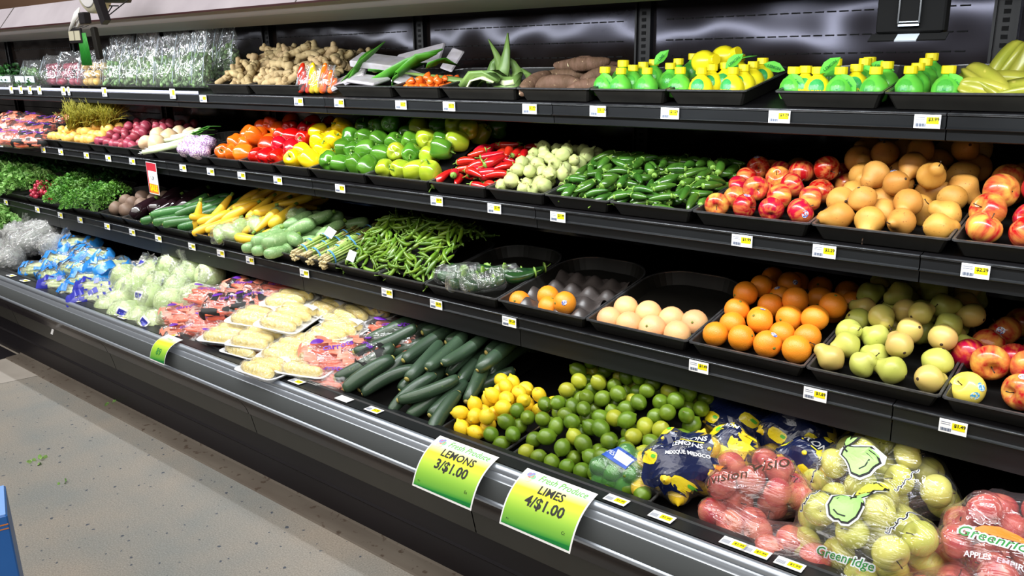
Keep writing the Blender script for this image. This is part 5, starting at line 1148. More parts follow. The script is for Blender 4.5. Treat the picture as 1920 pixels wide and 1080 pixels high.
def pouch_at(u0, u1, kind, h, label, seed, y=2.38, grp=None, t=.11, dz=.012, rz=0):
    xa, xb = XU(u0, 1.62, y), XU(u1, 1.62, y); o = mk_pouch(xb - xa, h, t, seed, kind); o.location = ((xa + xb) / 2, y, plane(1, y) + dz); o.rotation_euler = (-.10, 0, rz); tag(o, label, 'bag', grp)
LBL = ['first', 'second', 'third', 'fourth', 'fifth', 'sixth', 'seventh', 'eighth']
for i, (a, b) in enumerate(((84, 118), (116, 157))): pouch_at(a, b, 'red', .19 + .02 * i, f'clear bag of red potatoes, {LBL[i]} beside the herb packs', 20 + i, grp='bagged red potatoes')
pouch_at(155, 201, 'pot', .21, 'clear bag of yellow potatoes standing between red ones and green bags', 30)
for i, (a, b) in enumerate(((202, 236), (233, 268), (266, 300), (298, 335), (333, 372), (366, 392))): pouch_at(a, b, 'green', .23 + .012 * i, f'tall clear bag of small green sprouts, {LBL[i]} from the potatoes', 40 + i, grp='tall clear bags of green sprouts')
for i, (a, b) in enumerate(((215, 255), (260, 305), (312, 360), (365, 410), (408, 445))): pouch_at(a, b, 'green', .27 + .01 * i, f'tall clear bag behind the front bags, {LBL[i]} in the rear row', 60 + i, y=2.56, grp='rear row of tall clear bags')
for i, (a, b, k, c) in enumerate(((563, 582, 'mr', 'red'), (581, 604, 'my', 'yellow'), (602, 628, 'mo', 'orange'))): pouch_at(a, b, k, .115, f'small crinkled bag of {c} mini peppers beside the ginger', 80 + i, y=2.335, t=.07)
pouch_at(46, 84, 'green', .15, 'low clear bag of salad greens above the second herb tub', 90, y=2.46)
def tub(u0, u1, label, y=2.34, h=.085):
    xa, xb = XU(u0, 1.61, y), XU(u1, 1.61, y); w = (xb - xa) / 2; z = plane(1, y) + .002
    o = obj('herb_tub', mesh('herb_tub', rbox(-w, w, -.05, .05, 0, h, .008), F_POUCH, False), None, ((xa + xb) / 2, y, z)); tag(o, label, 'tub', 'clear herb tubs')
    obj('paper_band', mesh('paper_band', box(-w * .96, w * .96, -.0525, -.051, h * .45, h * .92), MT['pale_label'], False), o); tag(obj('herbs', mesh('herbs', xf(clump(int(u0), 90, w * .9, h * .9, .018), (0, 0, .01)), MT['leaf_dark']), o), kind='stuff')
defm('pale_label', 'a8b4bc', 'c8d0d8', scale=60, rough=.4)
for i, (a, b) in enumerate(((-14, 10), (10, 38), (46, 64), (65, 83))): tub(a, b, ['clear herb tub cut by the left picture edge', 'clear herb tub left of the dark gap', 'clear herb tub right of the dark gap', 'clear herb tub beside the red potatoes'][i])
hb = mk_bunch('herb_bunch', 12, 'leaf_dark', 200, .10, .16, .03, False); hb.location = P(20, 140, 2.5) - Vector((0, 0, .08)); tag(hb, 'dark green herb bunch in film above the left tubs', 'herbs')
# juice bottles
def mk_bottle(c, leaf=False, flat=False):
    pr = [(.004, 0), (.028, 0), (.037, .004), (.0415, .018), (.0425, .034), (.040, .050), (.031, .066), (.020, .075), (.0155, .079), (.0155, .084)]
    o = P_('juice_bottle', lathe(pr, 22), 'bottle_' + c)
    cap = [(.0015, 0), (.0185, .0), (.0195, .002), (.0195, .021), (.0185, .0235), (.002, .0235)]
    C_(o, 'cap', xf(lathe(cap, 24, lambda v, a, t: (v[0] * (1 + (.025 if round(a / (2 * PI) * 24) % 2 else 0)), v[1] * (1 + (.025 if round(a / (2 * PI) * 24) % 2 else 0)), v[2])), (0, 0, .083)), 'cap_yellow', False)
    tr_ = BVHTree.FromPolygons([Vector(v) for v in lathe(pr, 22)[0]], lathe(pr, 22)[1])
    lb_ = decal('label', poly2d([(.024 * math.cos(w), .027 * math.sin(w)) for w in np.linspace(0, 2 * PI, 19)[:-1]], 5), tr_, (0, 0, .040), (1, 0, 0), (0, -1, .05), 'label_green' if c == 'yellow' else 'bottle_dark', o, .0012)
    if c == 'yellow': decal('printed_word', text('LEMON', .0135, .0006), tr_, (0, 0, .026), (1, 0, 0), (0, -1, .05), 'yellow_print', o, .0022)
    else: decal('printed_word', text('LIME', .012, .0004), tr_, (0, 0, .036), (1, 0, 0), (0, -1, .05), 'label_green', o, .0022)
    if leaf:
        pts = [(0, 0), (.012, .012), (.030, .020), (.052, .018), (.078, .0), (.058, -.014), (.034, -.018), (.013, -.010)]
        lv = [(x, -.0005 + .004 * math.sin(x * 40), y) for x, y in pts]; n = len(pts); V = lv + [(x, y - .001, z) for x, y, z in lv]
        F = [tuple(range(n)), tuple(range(2 * n - 1, n - 1, -1))] + [(i, n + i, n + (i + 1) % n, (i + 1) % n) for i in range(n)]
        q = C_(o, 'leaf_tag', xf((V, F), (.006, -.022, .085), (.3, leaf, .2)), 'leaf_tag', False)
        C_(q, 'printed_word', xf(([(x, -.0008, y) for x, y, _ in text('LIME' if c == 'green' else 'LEMON', .014, .0004)[0]], text('LIME' if c == 'green' else 'LEMON', .014, .0004)[1]), Vector((.006, -.0235, .085)) + Euler((.3, leaf, .2)).to_matrix() @ Vector((.038, -.002, 0)), (.3, leaf, .2)), 'green_dark_ink', False)
    return o
defm('bottle_dark', '4aa838', rough=.35)
BG = [mk_bottle('green'), mk_bottle('green', .9), mk_bottle('green', -.8)]; BY = [mk_bottle('yellow'), mk_bottle('yellow', -.7), mk_bottle('yellow', .3)]
def bottles(rows, grp):
    for (p, u, v, y, lab, *rot) in rows:
        o = copy_tree(p); q = P(u, v, y); zb = plane(1, y) + .008; k = max(.86, min(1.0, (q.z - zb) / .097)); o.location = (q.x, y, max(zb, q.z - .097 * k) if not rot else q.z); o.rotation_euler = rot[0] if rot else (-.02, 0, R.uniform(-.3, .3)); o.scale = (k,) * 3; tag(o, lab, 'bottle', grp)
g_, y_ = 'green juice bottle with yellow cap, ', 'yellow lemon juice bottle, '
bottles([(BG[1], 1134, 130, 2.378, g_ + 'front left with a leaf tag'), (BG[0], 1164, 134, 2.378, g_ + 'front middle of the left tray'), (BG[0], 1213, 133, 2.378, g_ + 'front right of the left tray'), (BG[0], 1168, 118, 2.46, g_ + 'at the back left of the left tray'), (BG[0], 1187, 127, 2.43, g_ + 'second row centre of the left tray'), (BG[0], 1206, 121, 2.48, g_ + 'back row of the left tray'), (BG[2], 1226, 118, 2.53, g_ + 'with a tall leaf tag'), (BG[0], 1257, 126, 2.46, g_ + 'second row beside the yellow bottles'), (BG[0], 1272, 119, 2.54, g_ + 'rearmost beside the yellow bottles'), (BG[0], 1275, 131, 2.378, g_ + 'front left of the yellow bottles')], 'green juice bottles in the left tray')
bottles([(BY[0], 1315, 136, 2.375, y_ + 'front left'), (BY[0], 1374, 136, 2.375, y_ + 'front right'), (BY[0], 1335, 128, 2.43, y_ + 'second row left'), (BY[1], 1360, 130, 2.46, y_ + 'second row with a leaf tag'), (BY[0], 1395, 128, 2.42, y_ + 'right side, second back'), (BY[0], 1412, 124, 2.47, y_ + 'right side, third back'), (BY[2], 1430, 116, 2.53, y_ + 'rearmost right with a green label'), (BY[0], 1387, 108, 2.60, y_ + 'highest at the back'), (BY[1], 1345, 112, 2.56, y_ + 'lying at the back under the leaf tags', (1.3, .2, 1.2)), (BY[0], 1310, 118, 2.52, y_ + 'lying on its side behind the front row', (1.45, 0, 1.1)), (BG[0], 1300, 105, 2.62, g_ + 'behind the yellow bottles')], 'yellow juice bottles in the second tray')
bottles([(BG[1], 1486, 159, 2.378, g_ + 'front left of the mixed tray'), (BY[0], 1509, 154, 2.39, y_ + 'front left of the mixed tray'), (BY[1], 1532, 160, 2.375, y_ + 'with a leaf tag hanging over the rim'), (BG[0], 1565, 145, 2.50, g_ + 'at the back of the mixed tray'), (BG[1], 1575, 157, 2.37, g_ + 'front centre of the mixed tray'), (BY[0], 1604, 153, 2.41, y_ + 'centre of the mixed tray'), (BY[2], 1628, 143, 2.52, y_ + 'at the back of the mixed tray'), (BG[1], 1620, 138, 2.50, g_ + 'with an upright leaf tag'), (BG[0], 1640, 157, 2.37, g_ + 'front right of the mixed tray'), (BG[0], 1660, 150, 2.45, g_ + 'right end of the mixed tray')], 'juice bottles in the mixed tray')
bottles([(BG[0], 1704, 163, 2.378, g_ + 'first in the slanting row'), (BG[0], 1718, 157, 2.42, g_ + 'second in the slanting row'), (BG[0], 1732, 151, 2.49, g_ + 'third in the slanting row'), (BG[0], 1743, 145, 2.57, g_ + 'last in the slanting row'), (BG[1], 1776, 156, 2.378, g_ + 'alone beside the starfruit')], 'green juice bottles in the last tray')
# starfruit
def mk_star():
    V = []; F = []; nu, nz = 20, 12
    for k in range(nz + 1):
        t = k / nz; e = math.sin(PI * (t * .94 + .03)) ** .6
        for j in range(nu): a = 2 * PI * j / nu; r = .040 * e * (1 if j % 4 == 0 else .50 if j % 4 == 2 else .70); V.append((.065 * -math.cos(PI * t), r * math.cos(a), r * math.sin(a)))
    for k in range(nz):
        for j in range(nu): F.append((k * nu + j, k * nu + (j + 1) % nu, (k + 1) * nu + (j + 1) % nu, (k + 1) * nu + j))
    F.append(tuple(range(nu - 1, -1, -1))); F.append(tuple(nz * nu + j for j in range(nu))); return P_('starfruit', (V, F), 'starfruit')
STAR = [mk_star()]
for i, (u, v, y, rot, l) in enumerate([(1845, 160, 2.40, (.2, .5, -.5), 'large and green, leaning at the left'), (1852, 178, 2.385, (.9, .3, .2), 'low in front'), (1895, 165, 2.42, (.5, .1, .2), 'lying at the right'), (1890, 128, 2.56, (.3, -1.1, .3), 'standing upright at the back'), (1912, 180, 2.385, (.1, -.2, .2), 'front right at the rim'), (1868, 172, 2.44, (0, .1, 1.0), 'in the middle')]):
    o = copy_tree(STAR[0]); o.location = P(u, v, y); o.rotation_euler = rot; o.scale = (1.1,) * 3; tag(o, 'ribbed yellow-green starfruit, ' + l, 'starfruit', 'starfruit')
# aloe
z0 = plane(1, 2.34)
al = obj('aloe_stump', mesh('aloe_stump', join(*[xf(ribbon([(0, 0, 0), (.05, 0, .045), (.10, 0, .05), (.15, 0, .03)], [.07, .075, .06, .03], (0, 1, 0), .012, .5), (0, .02 * k - .02, .01), (0, 0, .25 * k)) for k in range(2)]), MT['aloe'])); al.location = P(905, 160, 2.36) - Vector((.06, 0, .02)); tag(al, 'thick cut aloe base with a pale inner edge', 'aloe')
C_(al, 'cut_edge', ribbon([(-.002, -.03, -.004), (.04, -.035, .042), (.09, -.035, .052), (.14, -.03, .035)], [.02, .03, .028, .012], (0, 1, .4), .006), 'aloe_cut')
for i, (pts, w, l) in enumerate([([(905, 157, 2.42), (850, 148, 2.42), (800, 142, 2.42), (758, 138, 2.42)], [.035, .03, .02, .004], 'long, reaching left over the habaneros'), ([(948, 158, 2.46), (940, 128, 2.48), (930, 100, 2.5), (917, 74, 2.5)], [.06, .045, .022, .003], 'upright, leaning left'), ([(935, 158, 2.44), (944, 125, 2.46), (950, 95, 2.47), (953, 62, 2.48)], [.06, .05, .028, .003], 'upright and tallest'), ([(960, 158, 2.46), (970, 135, 2.5), (962, 118, 2.5), (955, 108, 2.5)], [.055, .045, .025, .003], 'curved at the right'), ([(925, 158, 2.46), (918, 140, 2.5), (925, 120, 2.5), (932, 105, 2.5)], [.05, .045, .03, .004], 'curved at the left'), ([(985, 160, 2.42), (1000, 152, 2.44), (990, 140, 2.46), (978, 130, 2.48)], [.05, .04, .025, .003], 'short, beside the brown roots')]):
    o = obj('aloe_leaf', mesh('aloe_leaf', ribbon([P(*p) for p in pts], w, (1, .2, 0) if i else (0, 1, .6), .007, .35), MT['aloe'])); tag(o, 'spiky aloe leaf, ' + l, 'aloe', 'aloe leaves')
o = obj('aloe_leaf', mesh('aloe_leaf', ribbon([P(925, 152, 2.40), P(945, 160, 2.36), (P(965, 158, 2.36)), P(978, 140, 2.44)], [.03, .06, .055, .02], (0, .6, 1), .01, .3), MT['aloe'])); tag(o, 'halved aloe leaf showing its pale inside', 'aloe', 'aloe leaves'); C_(o, 'cut_edge', ribbon([P(930, 152, 2.385), P(947, 156, 2.35), P(962, 154, 2.35), P(975, 140, 2.43)], [.01, .018, .018, .01], (0, .3, 1), .004), 'aloe_cut')
# strap leaves and the wrapped parcels beside the ginger
for i, (a, b, w, l) in enumerate([((640, 156), (722, 78), .030, 'longest, rising to the right'), ((655, 150), (700, 92), .028, 'behind the longest'), ((690, 130), (762, 158), .026, 'lying across the parcels'), ((700, 152), (830, 92), .034, 'long and flat toward the back'), ((735, 150), (800, 118), .028, 'under the flat one'), ((745, 138), (820, 100), .030, 'bright, at the back'), ((660, 150), (730, 145), .022, 'low, along the rim'), ((735, 160), (752, 130), .022, 'short, near the front'), ((800, 122), (862, 124), .030, 'pointed, at the far right'), ((650, 158), (700, 140), .02, 'at the left front')]):
    A = P(a[0], a[1], 2.37 + .01 * (i % 4)); B = P(b[0], b[1], 2.48 + .02 * (i % 5)); Mi = (A + B) / 2 + Vector((0, 0, .012 + .006 * (i % 3)))
    o = obj('strap_leaf', mesh('strap_leaf', ribbon([A, A.lerp(Mi, .6), Mi, Mi.lerp(B, .5), B], [w * 1.1, w * 1.35, w * 1.35, w * 1.1, .006], (.3, -.5, .8) if i % 2 else (.4, -.8, .3), .0015, .2), MT['strap_leaf'])); tag(o, 'long green strap leaf, ' + l, 'leaf', 'green strap leaves on the top shelf')
for i, (u, v, y, sx, sz, rot, l) in enumerate([(712, 117, 2.50, .12, .03, (.35, .12, .3), 'white, in the middle'), (785, 108, 2.58, .12, .012, (.7, -.2, .3), 'lavender, at the back right'), (655, 148, 2.40, .08, .02, (.3, -.4, .6), 'tilted at the left by the ginger'), (765, 146, 2.44, .05, .012, (.5, .3, .3), 'lavender, at the front right'), (690, 150, 2.38, .08, .014, (.2, .1, .1), 'small, under the leaves at the rim'), (848, 112, 2.60, .03, .01, (.9, .3, .2), 'small lavender, at the far right')]):
    o = obj('wrapped_parcel', mesh('wrapped_parcel', rbox(-sx, sx, -.055, .055, -sz / 2, sz / 2, .005), MT['parchment'], False), None, P(u, v, y), rot); tag(o, 'flat film-wrapped leaf parcel, ' + l, 'parcel', 'wrapped parcels on the top shelf')
# ------------------------------------------------------------------ second shelf, left end
lay(CARB, [(i % 3, u, v, 2.22, 1.31, .35, rr(R.uniform(-.5, 1)), 1.05, 'pinkish carrot bag on the second shelf, ' + l) for i, (u, v, l) in enumerate([(8, 258, 'front left corner'), (35, 260, 'front, second from left'), (62, 262, 'front, beside the golden onions'), (12, 238, 'left edge, middle height'), (45, 240, 'centre of the pile'), (75, 245, 'right, with purple print'), (20, 222, 'upper left'), (58, 224, 'upper middle'), (95, 232, 'upper right'), (122, 222, 'in the shade behind the wax beans')])], 'vegetable bag', 'bagged carrots on the second shelf')
def mk_stalks(seed, n=230):
    r_ = random.Random(seed); T = []
    for _ in range(n):
        b = Vector((r_.uniform(-.03, .03), r_.uniform(-.04, .04), 0)); tp = Vector((r_.gauss(.02, .07), r_.gauss(.04, .05), r_.uniform(.10, .19))); T.append(tube([b, b.lerp(tp, .5) + Vector((0, 0, .02)), tp], [.0022, .0019, .0006], 3))
        for q in (.6, .8): m = b.lerp(tp, q); T.append(tube([m, m + Vector((r_.gauss(0, .012), r_.gauss(0, .012), .022))], [.0014, .0005], 3))
    return P_('green_stalk_bunch', join(*T), 'wheat_green')
    r_ = random.Random(seed); return P_('green_stalk_bunch', join(*[tube([(-.11 + r_.uniform(-.02, .02), r_.uniform(-.05, .05), r_.uniform(-.02, .02)), (0, r_.uniform(-.06, .06), r_.uniform(0, .05)), (L_ * .55 * r_.uniform(.7, 1.1), r_.uniform(-.09, .09), r_.uniform(.02, .13))], [.003, .0026, .001], 4) for _ in range(n)]), 'wheat_green')
STK = [mk_stalks(1), mk_stalks(2)]
lay(STK, [(i % 2, u, v, 2.3, 1.37, .3, (.1, .35, -.2), 1.0, 'spiky yellow-green stalk bunch, ' + l) for i, (u, v, l) in enumerate([(140, 240, 'lowest at the left'), (155, 228, 'tallest, left of the middle'), (170, 236, 'in the middle'), (188, 232, 'right of the middle'), (205, 234, 'rightmost')])], 'greens', 'yellow-green stalk bunches')
for i, (u, v, yw, l) in enumerate([(330, 262, .2, 'topmost'), (345, 255, .15, 'at the back'), (310, 275, .4, 'in front left'), (322, 272, .3, 'in the middle'), (300, 282, .5, 'lowest, over the rim')]):
    o = P_('leek', tube([(-.10, 0, 0), (0, 0, .004), (.13, .01, .02)], [.013, .013, .017], 10), 'leek_white'); o.location = Q(u, v, 2.24, 1.32, .35); o.rotation_euler = (0, -.1, yw); C_(o, 'green_top', join(ribbon([(.12, .01, .02), (.2, .02, .035), (.27, .03, .03)], [.036, .04, .008], (0, 1, 0)), ribbon([(.12, .01, .012), (.2, -.01, .02), (.25, -.03, .03)], [.03, .034, .008], (0, 1, .2))), 'strap_leaf'); C_(o, 'roots', join(*[tube([(-.10, 0, 0), (-.125, R.uniform(-.012, .012), R.uniform(-.012, .006))], .001, 4) for _ in range(12)]), 'white'); tag(o, 'white and green leek, ' + l, 'leek', 'leeks on the second shelf')
for i, (u, v, l) in enumerate([(352, 280, 'left'), (375, 284, 'front right'), (362, 268, 'upper'), (385, 268, 'upper right, beside the orange peppers')]):
    o = P_('garlic_net', blob(.060, .052, .040, .1, 3, i, 18, 12), 'garlic_mesh'); o.location = Q(u, v, 2.23, 1.325, .35); tag(o, 'purple and white striped net of garlic, ' + l, 'garlic', 'garlic nets on the second shelf')
# ------------------------------------------------------------------ price tags and signs
PRC = {}
def price_tag(s, u, v, price, label, wpx=.062, hh=.036):
    yf, z0 = SH[s]; d = pxray(u, v); y = yf - .0065; p = P(u, v, y); z = z0 - .022
    o = obj('price_tag', mesh('price_tag', box(-wpx / 2, wpx / 2, -.0007, .0007, -hh / 2, hh / 2), MT['paper'], False), None, (p.x, y, z), (.0, 0, 0)); tag(o, label, 'price tag', 'shelf price tags')
    obj('yellow_field', mesh('yellow_field', box(-.002, wpx / 2 - .004, -.0011, -.0007, -.006, hh / 2 - .006), MT['yellow_paper'], False), o)
    bars = [box(-wpx / 2 + .004 + .0022 * k, -wpx / 2 + .0052 + .0022 * k + (.0006 if k % 3 else 0), -.0011, -.0007, -hh / 2 + .004, -hh / 2 + .012) for k in range(11)]; bars += [box(-wpx / 2 + .004, -.006, -.001, -.0007, hh / 2 - .008 - .005 * k, hh / 2 - .0068 - .005 * k) for k in range(2)]
    obj('barcode', mesh('barcode', join(*bars), MT['grey_ink'], False), o)
    if price:
        t = text(price, .0115, .0003); obj('printed_price', mesh('printed_price', ([(x + .015, -.0014, y_ + .005) for x, y_, _ in t[0]], t[1]), MT['ink'], False), o)
    return o
TAGS = {1: [(562, '$2.99', 'under the right ginger heap'), (638, '$1.99', 'under the mini pepper bags'), (754, '$5.99', 'under the strap leaves'), (844, '$3.99', 'under the habaneros'), (995, '$1.99', 'under the aloe'), (1123, '5/$1.00', 'under the first green juice bottles'), (1258, '$1.29', 'under the yellow juice bottles'), (1463, '$1.29', 'under the mixed juice bottles'), (1740, '$3.99', 'under the last green bottles'), (383, '$2.99', 'under the left ginger heap')],
        2: [(4, '', 'at the left edge below the carrot bags'), (83, '', 'under the first golden onions'), (116, '', 'under the golden onions'), (164, '', 'under the first red potatoes'), (205, '', 'under the red potatoes'), (250, '', 'under the turnips'), (345, '$1.99', 'under the garlic nets'), (397, '$3.99', 'under the orange peppers'), (455, '$3.99', 'under the red peppers'), (523, '$3.99', 'under the yellow peppers'), (640, '$1.99', 'under the green peppers'), (821, '$2.99', 'under the light green peppers'), (929, '$2.49', 'under the red chiles'), (1048, '$1.99', 'under the tomatillos'), (1393, '$1.99', 'under the red apples'), (1547, '$2.29', 'under the brown pears'), (1830, '$2.29', 'under the right-hand apples')],
        3: [(13, '', 'under the lettuce'), (72, '', 'under the radishes'), (115, '', 'under the left of the cilantro'), (152, '', 'under the cilantro'), (203, '', 'under the jicamas'), (250, '$1.99', 'under the eggplants'), (299, '$1.49', 'under the zucchini'), (362, '$1.69', 'under the yellow squash'), (416, '$1.99', 'under the bagged chayotes'), (471, '$1.49', 'under the grey squash'), (573, '$3.99', 'under the asparagus'), (728, '$1.99', 'under the serranos'), (820, '$2.99', 'under the poblanos'), (957, '$1.29', 'under the four oranges'), (1312, '$1.49', 'under the orange heap'), (1530, '$1.69', 'under the green pears'), (1788, '$1.49', 'under the streaked apples')]}
for s in TAGS:
    for u, pr, l in TAGS[s]:
        yf, z0 = SH[s]; x = XU(u, z0 - .02, yf)
        o = price_tag(s, u, 0, pr, f'white and yellow price tag {l}, {SN[s]} shelf rail', hh=.034); o.location = (x, yf - .0065, z0 - .022)
strip_ = obj('label_strip', mesh('label_strip', box(XL, SHX(1, 372), -.001, .001, -.012, .006), MT['rail_light'] if 'rail_light' in MT else mat('rail_light', 'aeb0c4', rough=.3), False), None, (0, SH[1][0] - .005, SH[1][1] + .008)); tag(strip_, 'pale clear label strip along the left part of the top shelf', 'strip')
for i, u in enumerate((23, 41, 58, 76, 121, 131, 198, 326)):
    x = XU(u, SH[1][1], SH[1][0]); o = price_tag(1, u, 160, '', f'small price tag, {LBL[i]} from left on the pale label strip', wpx=.055 if u != 131 else .03, hh=.05); o.location = (x, SH[1][0] - .0075, SH[1][1] - .002)
for i, (u, v, l, f) in enumerate([(16, 518, 'below the cauliflowers', 1), (44, 527, 'below the first celery bags', 1), (139, 565, 'below the celery bags', 1), (222, 598, 'below the left cabbages', 1), (314, 630, 'just left of the small green sign', 1), (545, 720, 'below the corn trays', 1), (637, 752, 'blank, left of the cucumbers', 0), (688, 775, 'below the cucumbers', 1), (1147, 945, 'below the net bag of limes', 1), (1235, 975, 'below the front lemon bag', 1), (1375, 1022, 'below the pink apple bag', 1), (1412, 1042, 'second below the pink apple bag', 1), (1478, 1062, 'rightmost on the ledge', 1)]):
    p = Q(u, v, 1.74, .5725, 0); o = obj('ledge_tag', mesh('ledge_tag', box(-.034, .034, -.018, .018, 0, .0012), MT['paper'], False), None, (p.x, 1.738, .5735), (-.02, 0, 0)); tag(o, 'white price tag lying on the front ledge, ' + l, 'price tag', 'price tags on the front ledge')
    if f:
        obj('yellow_field', mesh('yellow_field', box(-.004, .028, -.010, .010, .0012, .0016), MT['yellow_paper'], False), o)
        obj('barcode', mesh('barcode', join(*[box(-.030 + .003 * k, -.0285 + .003 * k, -.012, .004, .0012, .0015) for k in range(7)]), MT['grey_ink'], False), o)
        t = text('$1.99', .011, .0002); obj('printed_price', mesh('printed_price', ([(x + .013, y_, .0019) for x, y_, _ in t[0]], t[1]), MT['ink'], False), o)
def grad_mat():
    m = bpy.data.materials.new('sign_print'); m.use_nodes = True; nt = m.node_tree; N = nt.nodes; L = nt.links; b = N['Principled BSDF']; b.inputs['Roughness'].default_value = .45
    uv = N.new('ShaderNodeUVMap'); sp = N.new('ShaderNodeSeparateXYZ'); L.new(uv.outputs[0], sp.inputs[0]); ma = N.new('ShaderNodeMath'); ma.operation = 'MULTIPLY_ADD'; ma.inputs[1].default_value = -.06; L.new(sp.outputs[0], ma.inputs[0]); L.new(sp.outputs[1], ma.inputs[2])
    r = N.new('ShaderNodeValToRGB'); e = r.color_ramp.elements; e[0].position = .0; e[0].color = lin('0c7a34'); e[1].position = 1; e[1].color = lin('ffffff')
    for p, c in ((.015, '3f9a38'), (.07, '6cb03e'), (.26, '92c838'), (.48, 'c0dc28'), (.64, 'f4f010'), (.76, 'fbf8b0'), (.84, 'fdfdf4')): q = e.new(p); q.color = lin(c)
    L.new(ma.outputs[0], r.inputs[0]); L.new(r.outputs[0], b.inputs['Base Color']); return m
SGM = grad_mat()
def sign(name, x0, w, words, label, top=(1.718, .584), bot=(1.585, .465), bow=.028, small=False):
    A = Vector((0, *top)); B = Vector((0, *bot)); n = Vector((0, -(A.z - B.z), (A.y - B.y) * -1)).normalized(); n = Vector((0, -abs(A.z - B.z), abs(A.y - B.y))).normalized(); H_ = (A - B).length
    def S_(u, v, o=0): p = B.lerp(A, v); p = p + n * (bow * math.sin(PI * v) ** .9 + o); return Vector((x0 + w * u, p.y, p.z))
    def sheet(nm, u0, u1, v0, v1, o, m, par, th=.0008):
        nx, ny = 4, 14; V = [S_(u0 + (u1 - u0) * i / nx, v0 + (v1 - v0) * j / ny, o + k * -th) for k in (0, 1) for j in range(ny + 1) for i in range(nx + 1)]; M_ = (nx + 1) * (ny + 1)
        F = [(j * (nx + 1) + i, j * (nx + 1) + i + 1, (j + 1) * (nx + 1) + i + 1, (j + 1) * (nx + 1) + i) for j in range(ny) for i in range(nx)]; F += [tuple(reversed([q + M_ for q in f])) for f in F]
        me = mesh(nm, (V, F), m); uvl = me.uv_layers.new(); 
        for lp in me.loops: q = lp.vertex_index % M_; uvl.data[lp.index].uv = (q % (nx + 1) / nx, q // (nx + 1) / ny)
        return obj(nm, me, par)
    root = sheet(name, 0, 1, 0, 1, 0, MT['white'], None); tag(root, label, 'sign'); sheet('printed_ground', .02, .98, .03, .985, .0006, SGM, root)
    def put_t(s, cu, cv, size, m, off=0, lift=.0014, nm='printed_word', asp=1.0, shear=0):
        t = text(s, size, off, shear); obj(nm, mesh(nm, ([S_(cu + x * asp / w, cv + y / H_, lift) for x, y, _ in t[0]], t[1]), m if not isinstance(m, str) else MT[m], False), root)
    if not small:
        put_t('Fresh Produce', .585, .895, .030, 'white_ink', .0022, .0012, 'heading_outline', .95, .25); put_t('Fresh Produce', .585, .895, .030, 'heading_green', .0002, .0018, 'heading', .95, .25)
        put_t(words[0], .52, .70, .036, 'ink', .0007, .0016); put_t(words[1], .52, .475, .044, 'ink', .0011, .0016)
        put_t(words[2], .86, .22, .012, 'ink'); put_t('PLU', .10, .11, .006, 'ink')
        # the little emblem at the upper left: a round bowl with coloured fruit
        for cu, cv, r_, m in ((.125, .82, .012, 'emblem_cream'), (.105, .90, .009, 'emblem_blue'), (.13, .885, .010, 'emblem_red'), (.165, .875, .009, 'emblem_green'), (.14, .93, .006, 'emblem_blue')):
            V = [S_(cu + r_ * math.cos(a) / w, cv + r_ * .85 * math.sin(a) / H_, .0016) for a in np.linspace(0, 2 * PI, 13)[:-1]]; obj('emblem_spot', mesh('emblem_spot', (V, [tuple(range(12))]), MT[m], False), root)
    else: put_t(words[0], .5, .30, .04, 'green_dark_ink', .0008); put_t('Fresh', .5, .84, .02, 'heading_green')
    return root
defm('heading_green', '74c44a', rough=.5); defm('emblem_cream', 'e8dcc0', rough=.5); defm('emblem_blue', '8a9ad8', rough=.5); defm('emblem_red', 'ea7a70', rough=.5); defm('emblem_green', '8ad8a0', rough=.5)
sign('lemon_sign', -1.735, .248, ('LEMONS', '3/$1.00', 'Ea'), 'green and yellow sign reading LEMONS 3/$1.00 on the bumper')
sign('lime_sign', -1.378, .248, ('LIMES', '4/$1.00', 'Ct'), 'green and yellow sign reading LIMES 4/$1.00 on the bumper')
xs = XU(322, .57, 1.70); sign('small_sign', xs - .06, .125, ('89',), 'small yellow-green sign reading 89 below the left carrot bags', bot=(1.62, .495), small=True)
# red sale sign on the second shelf
xs = XU(285, 1.22, 2.19); o = obj('sale_sign', mesh('sale_sign', box(-.065, .065, -.001, .001, -.17, .0), MT['paper'], False), None, (xs, 2.185, 1.243), (0, 0, -.1)); tag(o, 'small red and white SALE sign hanging from the second shelf rail', 'sign')
obj('red_band', mesh('red_band', box(-.062, .062, -.0016, -.001, -.045, -.003), MT['red_ink'], False), o); obj('red_edge', mesh('red_edge', box(-.062, -.050, -.0016, -.001, -.165, -.045), MT['red_ink'], False), o)
obj('yellow_band', mesh('yellow_band', box(-.050, .062, -.0016, -.001, -.165, -.115), MT['orange_ink'], False), o); t = text('SALE', .045, .002); obj('printed_word', mesh('printed_word', ([(x + .004, -.0022, y - .138) for x, y, _ in t[0]], t[1]), MT['yellow_paper'], False), o); t = text('1.29', .03, 0); obj('printed_price', mesh('printed_price', ([(x, -.0018, y - .085) for x, y, _ in t[0]], t[1]), MT['ink'], False), o)
# ------------------------------------------------------------------ hanging things, carton
hx = -3.44; hy = 1.55
post = obj('scale_bracket', mesh('scale_bracket', xf(box(-.018, .018, -.012, .012, .0, .9), (0, 0, 0), (0, -.42, 0)), MT['kick_black'], False), None, (-3.235, hy, 1.90)); tag(post, 'slanting black steel bracket holding the hanging scale', 'bracket')
sc_ = obj('hanging_scale', mesh('hanging_scale', xf(lathe([(.01, -.03), (.085, -.03), (.095, -.02), (.095, .02), (.085, .03), (.01, .03)], 28), rot=(PI / 2, 0, 0)), MT['cream']), None, (-3.40, 1.60, 2.035)); tag(sc_, 'round cream dial of a hanging produce scale at the top left', 'scale')
obj('dial_face', mesh('dial_face', xf(lathe([(.075, 0), (.07, .002)], 28), (0, -.031, 0), (PI / 2, 0, 0)), MT['paper']), sc_); obj('pointer', mesh('pointer', box(-.002, .002, -.036, -.034, -.01, .06), MT['ink'], False), sc_)
